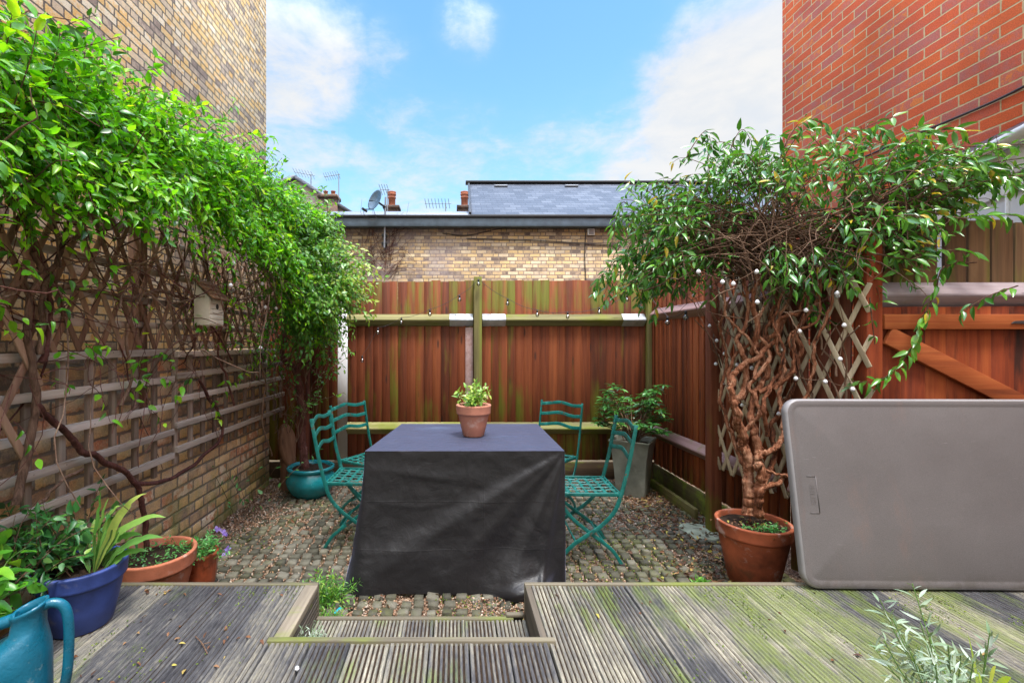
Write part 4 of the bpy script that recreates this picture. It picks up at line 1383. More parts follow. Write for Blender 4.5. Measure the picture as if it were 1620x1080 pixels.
dt = thing('diamond_trellis', (TX, 2.9, 1.36), 'brown diamond trellis with posts topping the left wall, half hidden by the vine', 'trellis', 'trellis panels on the left wall')
b = MB()
diamonds(b, (TX - 0.02, 1.30, 0), (0, 1, 0), 3.2, 1.36, 2.05, 0.135, 0.27, (1, 0, 0), wd=0.027)
b.build('lattice', 'trellis_brown', dt, bevel=0.002)
b = MB()
for z in (1.49, 1.63, 1.80, 2.0):
    b.bar((TX - 0.045, 1.2, z), (TX - 0.045, 4.5, z + 0.01), 0.02, 0.036, (0, 0, 1), random.random())
b.build('rails', 'trellis_grey', dt, bevel=0.003)
for y in (1.74, 2.62, 3.55, 4.4):
    b = MB()
    b.box(TX - 0.125, TX - 0.058, y - 0.035, y + 0.035, 1.0, 2.1, random.random() * 0.4)
    b.build('post', 'trellis_brown', dt, bevel=0.004)
b = MB()
diamonds(b, (TX + 0.035, 1.38, 0), (0, 1, 0), 0.46, 0.92, 1.75, 0.21, 0.40, (1, 0, 0), wd=0.030)
tag(b.build('diamond_trellis', 'trellis_brown', bevel=0.002), 'loose brown diamond trellis piece hung over the near end of the square trellis', 'trellis', 'trellis panels on the left wall')

rt = thing('diamond_trellis', (2.05, 2.8, 0.5), 'olive grey diamond trellis standing behind the twisted trunk on the right', 'trellis')
for p0, p1, w in (((1.925, 3.42), (2.035, 2.80), 0.105), ((2.035, 2.80), (2.205, 2.435), 0.125)):
    p0, p1 = np.array(p0), np.array(p1)
    L = np.linalg.norm(p1 - p0)
    d = (p1 - p0) / L
    nr = np.array([-abs(d[1]), d[0] if d[1] < 0 else -d[0], 0]) * 1.0
    nr = np.array([d[1], -d[0], 0.0])
    if nr[0] > 0:
        nr = -nr
    b = MB()
    diamonds(b, (p0[0], p0[1], 0), (d[0], d[1], 0), L, 0.47, 1.92, w, w * 2.35, nr, th=0.010, wd=0.024)
    b.build('lattice', 'trellis_pale', rt, bevel=0.002)


# ------------------------------------------------------------------ climbers
def grow(stems, b, r0, r1, n=5, rough=0.08):
    for P in stems:
        b.tube(P, np.linspace(r0, r1, len(P)), n, random.random(), rough)


def leaves_along(P, start, step, size, out, hang, spread, acc, up=(0, 0, 1), pair=True, jit=0.35):
    """Leaves set alternately or in pairs along a polyline, collected in acc as (pos, dir, size, up)."""
    seg = np.linalg.norm(np.diff(P, axis=0), axis=1)
    cum = np.concatenate([[0], np.cumsum(seg)])
    L = cum[-1]
    s = start * L
    k = 0
    while s < L:
        i = min(np.searchsorted(cum, s), len(P) - 1)
        i = max(i, 1)
        t = (s - cum[i - 1]) / (seg[i - 1] + 1e-9)
        p = P[i - 1] + (P[i] - P[i - 1]) * t
        d = (P[i] - P[i - 1]) / (seg[i - 1] + 1e-9)
        side = np.cross(d, (0, 0, 1))
        side /= np.linalg.norm(side) + 1e-6
        th = RNG.uniform(0, 2 * PI)
        side = side * math.cos(th) + np.cross(d, side) * math.sin(th)
        for sg in ((1, -1) if pair else (1,)):
            v = d * spread + side * sg * (1 - spread) + np.array(out) * 0.35 + np.array([0, 0, -hang]) + RNG.normal(0, jit, 3)
            acc.append((p + side * sg * 0.006, v, RNG.uniform(*size)))
        s += step * RNG.uniform(0.7, 1.35)
        k += 1


def put_leaves(b, acc, tmpls, up, jitter=0.5, tint=None, cut=None):
    if not acc:
        return
    pos = np.array([a[0] for a in acc])
    d = np.array([a[1] for a in acc])
    sz = np.array([a[2] for a in acc])
    ti = RNG.beta(2.0, 2.6, len(acc)) if tint is None else tint(pos)
    which = RNG.integers(0, len(tmpls), len(acc))
    for k, tm in enumerate(tmpls):
        m = which == k
        b.scatter(tm, frames(d[m], up, sz[m], jitter), pos[m], ti[m])


OV = [leaf(0.46, 0.12, 0.24, 0.66, 5), leaf(0.38, 0.24, 0.45, 0.64, 5, 0.014), leaf(0.54, 0.06, 0.05, 0.68, 5), leaf(0.42, 0.32, 0.15, 0.62, 5), leaf(0.34, 0.40, 0.55, 0.66, 5, 0.02), leaf(0.48, 0.16, -0.15, 0.66, 5, 0.02)]
OVS = [leaf(0.50, 0.10, 0.22, 0.72, 3), leaf(0.46, 0.22, 0.36, 0.72, 3), leaf(0.52, 0.06, 0.05, 0.70, 3)]
LAN = [leaf(0.34, 0.25, 0.22, 0.78, 4), leaf(0.29, 0.42, 0.45, 0.8, 4), leaf(0.38, 0.15, 0.08, 0.76, 4), leaf(0.26, 0.55, 0.3, 0.8, 4)]

# left vine on the wall
vine = thing('climbing_vine', (TX, 2.6, 0.0), 'bright green climbing vine covering the top of the left wall and trellis', 'climbing plant')
wood, woodd = MB(), MB()
main = [
    ([(22, 800), (42, 720), (56, 640), (50, 560), (45, 490), (60, 445), (85, 425), (100, 390), (118, 320), (150, 250)], 0.016, 0.008, -1.655, 0),
    ([(85, 430), (70, 460), (66, 520), (64, 560)], 0.010, 0.013, -1.65, 0),
    ([(55, 640), (75, 660), (112, 690), (125, 708), (150, 722), (190, 742), (214, 762), (226, 800), (232, 850), (234, 900)], 0.014, 0.014, -1.66, 1),
    ([(215, 765), (262, 760), (300, 738), (340, 705), (352, 680), (344, 650), (326, 622), (316, 600)], 0.012, 0.009, -1.66, 1),
    ([(64, 575), (76, 530), (78, 480), (72, 440), (50, 380), (40, 300)], 0.013, 0.009, -1.66, 1),
    ([(52, 400), (80, 450), (130, 455), (200, 470), (260, 462), (330, 480), (400, 470)], 0.012, 0.008, -1.66, 0),
    ([(130, 740), (90, 770), (60, 800)], 0.007, 0.007, -1.66, 0),
    ([(190, 640), (210, 600), (200, 520), (230, 450), (225, 380), (250, 300)], 0.008, 0.006, -1.65, 0),
    ([(370, 640), (360, 600), (345, 560), (350, 500), (330, 430), (320, 360)], 0.008, 0.006, -1.65, 1),
    ([(295, 470), (320, 500), (345, 530), (365, 570)], 0.006, 0.006, -1.60, 1),
    ([(430, 720), (415, 660), (420, 600), (400, 540), (390, 470)], 0.007, 0.006, -1.62, 0),
]
for pp, r0, r1, xx, dk in main:
    P = smooth_path([on_x(px, py, xx) for px, py in pp], 10 * len(pp))
    P += np.stack([np.array([fbm(i * 0.15, r0 * 90, k, 2) for i in range(len(P))]) for k in range(3)], -1) * 0.010
    (woodd if dk else wood).tube(P, np.linspace(r0, r1, len(P)), 8, random.random(), 0.10)
acc, accy = [], []
def vine_front(y):
    return -1.55 + 0.32 * min(1, max(0, (y - 1.8) / 1.6))
# dense mat of thin stems inside the hedge
for k in range(200):
    y = random.uniform(1.25, 4.4)
    z = random.uniform(1.35, 2.3)
    x = random.uniform(-1.72, vine_front(y) - 0.04)
    P = strand((x, y, z), (random.gauss(0, 0.2), random.gauss(0, 0.8), random.gauss(0.3, 0.8)), random.uniform(0.3, 0.9), 9, 0.01, 0.22)
    P[:, 0] = np.clip(P[:, 0], -1.74, -1.3)
    (wood if random.random() < 0.6 else woodd).tube(P, np.linspace(random.uniform(0.0025, 0.006), 0.0018, len(P)), 4, random.random())
# fine bare trailing stems
for k in range(70):
    y = random.uniform(1.4, 4.2)
    P = strand((random.uniform(-1.66, -1.58), y, random.uniform(1.2, 1.9)), (0.1, random.gauss(0, 0.6), random.gauss(-0.5, 0.6)), random.uniform(0.25, 0.8), 10, 0.05, 0.25)
    P[:, 0] = np.clip(P[:, 0], -1.70, -1.5)
    woodd.tube(P, 0.0016, 4, random.random())
def vine_top(y):
    return 2.50 + 0.07 * fbm(y * 2.2, 3.3) + 0.08 * fbm(y * 7, 1.0) + 0.03 * min(1, max(0, y - 1.8))
def vine_low(y):
    return np.interp(y, [1.2, 1.7, 2.1, 2.5, 2.8, 3.2, 3.6, 4.2], [1.96, 2.02, 2.14, 2.14, 2.06, 1.90, 1.70, 1.50])
for k in range(2300):
    u = random.random()
    y = 1.12 + 3.35 * u ** 0.86
    zt, zl = vine_top(y), vine_low(y)
    h = random.random() ** 0.85
    z = zl + (zt - zl) * h
    xf = vine_front(y)
    x = xf - 0.16 * h + random.gauss(0, 0.05) - (0.10 if random.random() < 0.25 else 0)
    if fbm(y * 3.0, z * 3.0, 7.0) < -0.24 and h < 0.7:
        continue
    upw = 0.6 if h > 0.75 else 0.1
    P = strand((x - 0.08, y, z), (0.8, random.gauss(0.1, 0.5), upw + random.gauss(0, 0.3)), random.uniform(0.16, 0.46), 9, 0.55 if h < 0.8 else 0.25, 0.16)
    wood.tube(P, np.linspace(0.0022, 0.001, len(P)), 3, 0.3)
    sz = (0.024, 0.058) if y < 3 else (0.024, 0.050)
    if y > 2.85 and y < 3.3 and P[-1][2] < 1.84:
        continue
    leaves_along(P, 0.08, 0.033, sz, (0.75, 0.0, 0.15), 0.25, 0.45, acc, pair=True)
# straggling leaves lower down on the trellis
for k in range(120):
    y = 1.5 + 2.8 * random.random()
    z = random.uniform(0.95, 1.0) + (vine_low(y) - 0.98) * random.random() ** 0.6
    P = strand((-1.64, y, z), (0.3, random.gauss(0, 0.6), random.gauss(0.1, 0.5)), random.uniform(0.10, 0.28), 6, 0.4, 0.2)
    woodd.tube(P, np.linspace(0.002, 0.001, len(P)), 3, 0.3)
    leaves_along(P, 0.3, 0.06, (0.03, 0.062), (0.3, 0, 0), 0.4, 0.5, acc, pair=random.random() < 0.4)
# shoots standing above the top
for px, py, y in ((60, 20, 1.55), (20, 5, 1.5), (95, 40, 1.7), (245, 85, 2.2), (355, 190, 3.1), (135, 70, 1.9), (5, 60, 1.5), (300, 170, 2.7)):
    q = at(px, py, y)
    P = bezier(q + (-0.10, 0.02, -0.30), q + (0, 0, -0.12), q, 9)
    wood.tube(P, np.linspace(0.0025, 0.001, 9), 4, 0.3)
    leaves_along(P, 0.25, 0.04, (0.045, 0.085), (0.2, 0, 0.1), 0.2, 0.5, acc)
wood.build('stems', 'bark_brown', vine, smooth=True)
woodd.build('red_stems', 'bark_dark', vine, smooth=True)
lf = MB()
put_leaves(lf, acc, OV, (0.55, -0.25, 0.75), 0.45, lambda p: np.clip(RNG.beta(2.0, 2.2, len(p)) * 0.92 + 0.16 * (RNG.random(len(p)) < 0.1) + 0.12 * np.array([fbm(a[1] * 3, a[2] * 3, 4) for a in p]), 0, 1))
lf.build('foliage', 'leaf_vine', vine, smooth=True)
NV = len(acc)

# yellow green climber rising from the turquoise pot
jas = thing('climbing_shrub', (-1.31, 4.2, 0.2), 'yellow green climber with a thick trunk rising from the turquoise pot', 'climbing plant')
wood = MB()
for pp, r0, r1, y in (([(483, 742), (480, 715), (477, 690), (478, 650), (473, 610), (466, 585), (452, 572), (447, 558), (455, 520), (470, 470)], 0.040, 0.018, 4.2),
                      ([(478, 690), (485, 640), (488, 590), (496, 540), (505, 480)], 0.016, 0.010, 4.25), ([(468, 590), (480, 560), (500, 520), (520, 470)], 0.014, 0.007, 4.1)):
    P = smooth_path([at(px, py, y) for px, py in pp], 10 * len(pp))
    P += np.stack([np.array([fbm(i * 0.25, r0 * 90, k, 2) for i in range(len(P))]) for k in range(3)], -1) * 0.012
    wood.tube(P, np.linspace(r0, r1, len(P)), 9, random.random(), 0.14)
wood.build('trunk', 'bark_dark', jas, smooth=True)
wood = MB()
acc = []
for k in range(60):
    y = random.uniform(4.0, 4.3)
    P = strand((random.uniform(-1.62, -1.2), y, random.uniform(0.5, 1.2)), (random.gauss(0, 0.3), random.gauss(0, 0.2), 1), random.uniform(0.3, 0.9), 10, -0.02, 0.2)
    wood.tube(P, np.linspace(random.uniform(0.002, 0.006), 0.0015, len(P)), 4, random.random())
    if random.random() < 0.5:
        leaves_along(P, 0.4, 0.07, (0.024, 0.05), (0.2, -0.2, 0), 0.4, 0.4, acc)
for k in range(980):
    u = random.random()
    y = random.uniform(3.5, 4.45)
    # bulge of the hedge: centre (-1.1, 4.0, 1.85)
    th = random.uniform(0, 2 * PI)
    ph = math.acos(random.uniform(-0.75, 1))
    q = np.array([-1.36 + 0.44 * math.sin(ph) * abs(math.cos(th)) * (1.15 if math.cos(ph) < 0.3 else 0.85), 3.92 + 0.46 * math.sin(ph) * math.sin(th), 1.97 + 0.54 * math.cos(ph)])
    if q[2] < 1.75:
        q[0] -= 0.16 * (1.75 - q[2]) / 0.4
    if random.random() < 0.12:
        q = np.array([random.uniform(-1.62, -1.05), random.uniform(3.5, 4.4), random.uniform(1.36, 1.75)])
    q += RNG.normal(0, 0.06, 3)
    if fbm(q[0] * 4, q[2] * 4, q[1] * 4) < -0.26:
        continue
    out = q - np.array([-1.35, 4.05, 1.8])
    out /= np.linalg.norm(out)
    P = strand(q - out * 0.12, out + (0.1, -0.25, 0.15), random.uniform(0.10, 0.27), 8, 0.5, 0.18)
    wood.tube(P, np.linspace(0.002, 0.001, len(P)), 3, 0.3)
    leaves_along(P, 0.1, 0.034, (0.024, 0.054), (0.2, -0.3, 0), 0.35, 0.5, acc)
for px, py, y in ((600, 428, 3.9), (612, 440, 3.9), (590, 405, 3.9), (545, 340, 4.0), (520, 320, 4.0), (570, 470, 3.85), (560, 560, 3.9), (545, 585, 4.0), (500, 575, 4.0), (595, 500, 3.85), (530, 600, 4.0), (510, 300, 4.1)):
    q = at(px, py, y)
    P = bezier(np.array([-1.15, y + 0.1, min(q[2] + 0.15, 2.3)]), (q + (-1.1, y, q[2])) / 2 + (0, 0, 0.12), q, 14)
    wood.tube(P, np.linspace(0.003, 0.001, 14), 4, 0.3)
    leaves_along(P, 0.35, 0.042, (0.035, 0.06), (0.1, -0.3, 0), 0.3, 0.5, acc)
wood.build('twigs', 'twig', jas, smooth=True)
lf = MB()
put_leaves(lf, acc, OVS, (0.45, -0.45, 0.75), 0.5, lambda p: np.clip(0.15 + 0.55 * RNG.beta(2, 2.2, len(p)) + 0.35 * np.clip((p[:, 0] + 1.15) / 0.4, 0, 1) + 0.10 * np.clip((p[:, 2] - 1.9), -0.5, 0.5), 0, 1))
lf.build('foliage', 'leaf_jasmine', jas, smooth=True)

# right climber with a twisted trunk
hon = thing('climbing_honeysuckle', (1.74, 2.66, 0.33), 'large glossy leaved climber with a twisted peeling trunk at the right', 'climbing plant')
wood = MB()
trunks = [
    ([(1186, 815, 2.66), (1184, 780, 2.67), (1186, 740, 2.68), (1176, 700, 2.70), (1166, 670, 2.72), (1164, 640, 2.72), (1180, 605, 2.74), (1178, 570, 2.76), (1168, 540, 2.78), (1182, 500, 2.8), (1180, 455, 2.82), (1165, 420, 2.85)], 0.034, 0.008),
    ([(1196, 815, 2.64), (1199, 780, 2.64), (1204, 740, 2.64), (1197, 700, 2.66), (1189, 660, 2.68), (1196, 620, 2.70), (1214, 590, 2.72), (1206, 550, 2.74), (1215, 510, 2.76), (1228, 470, 2.78), (1218, 430, 2.8), (1225, 395, 2.82)], 0.029, 0.007),
    ([(1192, 740, 2.63), (1205, 722, 2.62), (1228, 708, 2.62), (1240, 685, 2.63), (1238, 650, 2.64), (1232, 615, 2.66), (1240, 580, 2.66), (1228, 548, 2.68), (1232, 505, 2.7), (1252, 470, 2.7), (1262, 430, 2.72)], 0.018, 0.007),
    ([(1203, 735, 2.63), (1218, 745, 2.62), (1240, 750, 2.6), (1262, 750, 2.58), (1285, 746, 2.56)], 0.008, 0.006),
    ([(1200, 800, 2.62), (1208, 775, 2.6), (1228, 765, 2.6), (1250, 750, 2.62), (1268, 720, 2.64), (1275, 680, 2.62)], 0.016, 0.010),
    ([(1178, 700, 2.7), (1168, 660, 2.66), (1158, 625, 2.68), (1158, 600, 2.70), (1172, 580, 2.72), (1205, 560, 2.7), (1230, 530, 2.7), (1240, 500, 2.72)], 0.020, 0.012),
    ([(1200, 620, 2.68), (1240, 600, 2.66), (1265, 560, 2.64), (1262, 520, 2.64), (1290, 480, 2.62), (1300, 440, 2.6)], 0.014, 0.009),
    ([(1190, 560, 2.76), (1200, 520, 2.72), (1190, 480, 2.74), (1200, 440, 2.76), (1190, 400, 2.8)], 0.016, 0.010),
    ([(1215, 590, 2.72), (1200, 560, 2.76), (1222, 530, 2.7), (1240, 500, 2.66), (1262, 495, 2.64), (1278, 450, 2.64)], 0.015, 0.009),
    ([(1190, 770, 2.66), (1170, 720, 2.72), (1150, 670, 2.80), (1140, 620, 2.88), (1150, 570, 2.92), (1140, 520, 2.95), (1155, 470, 2.95)], 0.014, 0.006),
    ([(1205, 770, 2.62), (1225, 720, 2.66), (1220, 670, 2.70), (1245, 630, 2.68), (1262, 590, 2.62), (1255, 540, 2.62), (1275, 490, 2.6), (1270, 440, 2.6)], 0.014, 0.006),
    ([(1180, 680, 2.68), (1200, 650, 2.66), (1185, 610, 2.70), (1200, 570, 2.72), (1180, 530, 2.76), (1150, 500, 2.86), (1145, 450, 2.9)], 0.013, 0.006),
    ([(1215, 690, 2.64), (1205, 640, 2.62), (1225, 600, 2.66), (1240, 560, 2.62), (1225, 510, 2.68), (1240, 460, 2.68)], 0.012, 0.006),
    ([(1250, 690, 2.60), (1270, 640, 2.58), (1285, 590, 2.56), (1290, 540, 2.56), (1310, 500, 2.54), (1320, 450, 2.52)], 0.011, 0.006),
    ([(1165, 640, 2.70), (1150, 600, 2.80), (1165, 560, 2.82), (1190, 540, 2.78), (1195, 500, 2.78), (1175, 460, 2.82)], 0.012, 0.006),
    ([(1228, 615, 2.66), (1255, 580, 2.62), (1250, 530, 2.64), (1290, 510, 2.58), (1300, 470, 2.56)], 0.011, 0.005),
    ([(1195, 600, 2.68), (1215, 560, 2.70), (1195, 520, 2.74), (1210, 480, 2.74), (1195, 430, 2.78)], 0.012, 0.006),
]
for pp, r0, r1 in trunks:
    P = smooth_path([at(*q) for q in pp], 16 * len(pp))
    P += np.stack([np.array([fbm(i * 0.11, r0 * 200, k, 3) for i in range(len(P))]) for k in range(3)], -1) * 0.014
    R = (r1 + (r0 - r1) * (1 - np.linspace(0, 1, len(P))) ** 1.5) * (1 + 0.28 * np.array([fbm(i * 0.22, r0 * 77, 1, 3) for i in range(len(P))]))
    wood.tube(P, R, 13, random.random(), 0.17)
    for k in range(int(len(P) * (0.35 + r0 * 36))):          # loose strips of bark
        i = random.randrange(1, max(2, len(P) - 9))
        off = RNG.normal(0, 1, 3); off /= np.linalg.norm(off)
        Q = P[i:i + random.randint(5, 9)]
        Q = Q + off * (R[i] * random.uniform(0.80, 1.02)) + (np.linspace(-1, 1, len(Q)) ** 2)[:, None] * off * R[i] * random.uniform(0, 0.35) + RNG.normal(0, 0.0012, Q.shape)
        wood.tube(Q, np.linspace(0.16, 0.06, len(Q)) * max(R[i], 0.016) * random.uniform(0.5, 1.2), 4, random.random(), 0.35)
wood.build('trunk', 'bark_red', hon, smooth=True)
tw = MB()
tg = tw
acc = []
blobs = [((1.52, 3.02, 2.16), (0.48, 0.32, 0.34), 120), ((1.98, 2.85, 2.36), (0.48, 0.32, 0.32), 66), ((2.62, 2.50, 2.32), (0.60, 0.20, 0.17), 80),
         ((2.08, 2.58, 1.80), (0.34, 0.16, 0.16), 42), ((1.34, 3.05, 1.86), (0.32, 0.28, 0.16), 55), ((2.28, 2.44, 2.02), (0.26, 0.14, 0.16), 34)]
for c, r, n in blobs:
    for k in range(n):
        v = RNG.normal(0, 1, 3)
        v /= np.linalg.norm(v)
        q = np.array(c) + v * np.array(r) * random.uniform(0.5, 1.0) * (1.28 if random.random() < 0.14 else 1.0)
        s = np.array([random.uniform(1.7, 2.15) if c[0] < 2.3 else random.uniform(2.0, 2.5), random.uniform(2.6, 2.95) if c[0] < 2.3 else random.uniform(2.42, 2.55), random.uniform(1.75, 2.1)])
        mid = (s + q) / 2 + (0, 0, random.uniform(0.05, 0.28))
        P = bezier(s, mid, q, 10)
        d = P[-1] - P[-2]
        T = strand(P[-1], d, random.uniform(0.08, 0.20), 5, 0.9, 0.12)
        P = np.vstack([P, T[1:]])
        tw.tube(P, np.linspace(random.uniform(0.003, 0.0055), 0.0012, len(P)), 4, random.random())
        leaves_along(P, 0.60, 0.040, (0.034, 0.080), (0, -0.15, 0.05), 0.42, 0.35, acc, jit=0.28)
for k in range(170):                                # bare tangle inside
    q = np.array([random.gauss(1.72, 0.33), random.gauss(2.86, 0.14), random.gauss(1.93, 0.16)])
    if random.random() < 0.25:
        q = np.array([random.gauss(2.35, 0.25), random.gauss(2.5, 0.06), random.gauss(2.1, 0.12)])
    P = strand(q, RNG.normal(0, 1, 3) * (1, 0.5, 0.6), random.uniform(0.25, 0.6), 10, 0.03, 0.22)
    if P[-1][0] < 1.25 or P[:, 2].max() > 2.4:
        continue
    tw.tube(P, np.linspace(random.uniform(0.002, 0.005), 0.0012, len(P)), 4, random.random())
for k in range(34):                                 # vertical stems weaving up the lattice
    u = random.random()
    q = np.array([1.93 + 0.25 * u, 3.3 - 0.85 * u, random.uniform(0.9, 1.6)]) + (-0.04, -0.03, 0)
    P = strand(q, (random.gauss(0, 0.25), random.gauss(0, 0.2), 1), random.uniform(0.3, 0.8), 10, -0.02, 0.18)
    tw.tube(P, np.linspace(random.uniform(0.003, 0.007), 0.003, len(P)), 5, random.random(), 0.15)
# long shoots
for k in range(46):                                 # upright young sprays above the crown
    q = np.array([random.uniform(1.25, 2.9), 0, 0])
    q[1] = np.interp(q[0], [1.2, 2.0, 2.9], [3.02, 2.85, 2.48]) + random.gauss(0, 0.12)
    q[2] = np.interp(q[0], [1.2, 1.6, 2.2, 2.9], [2.28, 2.46, 2.54, 2.36]) + random.gauss(0, 0.05)
    P = strand(q - (0, 0, 0.12), (random.gauss(0.05, 0.45), random.gauss(0, 0.3), 1.0), random.uniform(0.16, 0.38), 9, 0.32, 0.14)
    tw.tube(P, np.linspace(0.003, 0.0012, len(P)), 4, random.random())
    leaves_along(P, 0.3, 0.034, (0.038, 0.074), (0, -0.1, 0.1), 0.3, 0.4, acc, jit=0.25)
shoots = [([(1545, 415, 2.40), (1505, 418, 2.38), (1488, 428, 2.36), (1480, 460, 2.36), (1466, 490, 2.36), (1455, 520, 2.37), (1445, 545, 2.38), (1425, 575, 2.39), (1398, 598, 2.40), (1372, 604, 2.41), (1340, 602, 2.44)], 0.07, 0.030),
          ([(1610, 452, 2.30), (1560, 470, 2.30), (1520, 495, 2.30), (1500, 420, 2.36)][:3], 0.07, 0.06),
          ([(1430, 300, 2.45), (1500, 250, 2.4), (1560, 262, 2.38), (1610, 300, 2.3)], 0.085, 0.03),
          ([(1450, 330, 2.4), (1520, 345, 2.35), (1580, 340, 2.3), (1640, 345, 2.25)], 0.085, 0.03),
          ([(1420, 240, 2.5), (1460, 215, 2.5), (1500, 205, 2.5), (1530, 210, 2.5)], 0.085, 0.03),
          ([(1230, 260, 2.8), (1250, 215, 2.8), (1275, 188, 2.8), (1310, 200, 2.8)], 0.08, 0.028),
          ([(1080, 260, 2.95), (1100, 225, 2.95), (1118, 208, 2.95), (1128, 240, 2.95)], 0.08, 0.026),
          ([(1150, 260, 2.9), (1160, 225, 2.9), (1175, 205, 2.9), (1190, 225, 2.9)], 0.075, 0.026),
          ([(1000, 330, 3.0), (985, 320, 3.0), (975, 345, 3.0), (968, 390, 3.0)], 0.075, 0.03),
          ([(1350, 240, 2.6), (1375, 210, 2.6), (1392, 200, 2.6), (1410, 225, 2.6)], 0.075, 0.03),
          ([(1380, 400, 2.4), (1440, 410, 2.36), (1480, 395, 2.36), (1540, 400, 2.34)], 0.075, 0.04),
          ([(1376, 470, 2.4), (1380, 510, 2.4), (1384, 545, 2.4), (1383, 600, 2.4)][:3], 0.05, 0.08)]
for pp, sz, st in shoots:
    P = smooth_path([at(*q) for q in pp], 26)
    tg.tube(P, np.linspace(0.0038, 0.0016, 26), 5, random.random())
    leaves_along(P, 0.12, st, (sz * 0.75, sz * 1.1), (0, -0.2, 0), 0.55, 0.4, acc, jit=0.2)
tw.build('twigs', 'twig', hon, smooth=True)
lf = MB()
put_leaves(lf, acc, LAN, (-0.25, -0.5, 0.85), 0.5, lambda p: np.where(RNG.random(len(p)) < 0.035, 0.99, np.clip(RNG.beta(2, 2.2, len(p)) * 0.88 + 0.10 * np.clip((p[:, 0] - 2.2), 0, 0.6) + 0.06, 0, 0.93)))
lf.build('foliage', 'leaf_honey', hon, smooth=True)
print('leaves', NV, len(acc))
# ------------------------------------------------------------------ pots and their plants
def pot(name, c, prof, mat, label, soil=None, wob=0.0, n=44, cat='plant pot'):
    t = thing(name, c, label, cat)
    b = MB()
    b.lathe(prof, c, n, wob=wob)
    b.add([(c[0] + prof[0][0] * math.cos(a), c[1] + prof[0][0] * math.sin(a), c[2] + prof[0][1]) for a in np.arange(n) * 2 * PI / n], [tuple(range(n))[::-1]])
    b.build('pot', mat, t, smooth=True)
    if soil:
        s = MB()
        s.disc((c[0], c[1], c[2] + soil[1]), soil[0], amp=0.008, seed=c[0])
        s.build('soil', 'soil', t, smooth=True)
    return t


def flared(r0, r1, h, lip, liph, th=0.012):
    """Classic pot: tapered wall, collar, rim and inner wall."""
    rl = r1 - lip
    z1 = h - liph
    return [(r0 - 0.006, 0), (r0, 0.006), (r0 + (rl - r0) * 0.5, z1 * 0.5), (rl - 0.002, z1 - 0.008), (rl, z1 - 0.002), (r1 - 0.004, z1), (r1, z1 + 0.005), (r1, z1 + 0.012), (r1 + 0.004, h - 0.010), (r1 + 0.005, h - 0.004),
            (r1 + 0.001, h), (r1 - th, h), (r1 - th - 0.004, h - 0.006), (r1 - th - 0.006, h - 0.05), (rl - th - 0.02, h * 0.5)]


# big tilted terracotta pot
tp = pot('terracotta_pot', (1.74, 2.665, 0.0), flared(0.125, 0.192, 0.365, 0.010, 0.075), 'terracotta_red', 'large stained terracotta pot holding the twisted trunk on the right', (0.178, 0.335))
b = MB()
acc = []
for k in range(34):
    p = np.array([1.755 + random.gauss(0, 0.055), 2.56 + random.gauss(0, 0.03), 0.338])
    for j in range(5):
        acc.append((p + RNG.normal(0, 0.012, 3) + (0, 0, 0.018), RNG.normal(0, 1, 3) * (1, 1, 0.3) + (0, 0, 0.3), RNG.uniform(0.014, 0.026)))
put_leaves(b, acc, OVS, (0, 0, 1), 0.3)
tag(b.build('pot_weeds', 'leaf_herb', smooth=True), 'small green weeds growing in the large stained terracotta pot', 'weed')
pts = np.array([(1.74 + random.gauss(0, 0.07), 2.64 + random.gauss(0, 0.06), 0.345) for _ in range(140)])
litter('pot_litter', 'dead_leaf', pts, (0.012, 0.03), 'dry leaf scraps on the soil of the large terracotta pot', 'leaf litter')

# pot on the table
TZ = 0.782
pot('terracotta_pot', (0.130, 3.03, TZ + 0.002), flared(0.070, 0.112, 0.205, 0.010, 0.062), 'terracotta_pink', 'clean pink terracotta pot standing on the covered table', (0.098, 0.185))
tpl = thing('potted_plant', (0.13, 3.03, TZ + 0.18), 'small pale variegated plant with curled dry leaves in the pot on the table', 'plant')
b, s = MB(), MB()
acc = []
for k in range(30):
    c = np.array([0.130 + random.gauss(0, 0.03), 3.03 + random.gauss(0, 0.03), TZ + 0.185])
    d = np.array([random.gauss(-0.02, 0.45), random.gauss(0, 0.45), 1])
    P = strand(c, d, random.uniform(0.07, 0.19), 7, 0.08, 0.16)
    s.tube(P, np.linspace(0.0028, 0.0012, len(P)), 5)
    leaves_along(P, 0.25, 0.022, (0.024, 0.044), (0, -0.2, 0.2), 0.05, 0.45, acc)
put_leaves(b, acc, OV, (0, -0.4, 0.8), 0.5, lambda p: np.clip(RNG.beta(2, 2, len(p)) * 0.95 + 0.35 * np.clip((p[:, 0] - 0.16) / 0.06, 0, 1) * (p[:, 2] < TZ + 0.27), 0, 1))
b.build('foliage', 'leaf_var', tpl, smooth=True)
s.build('stems', 'green_stem', tpl, smooth=True)

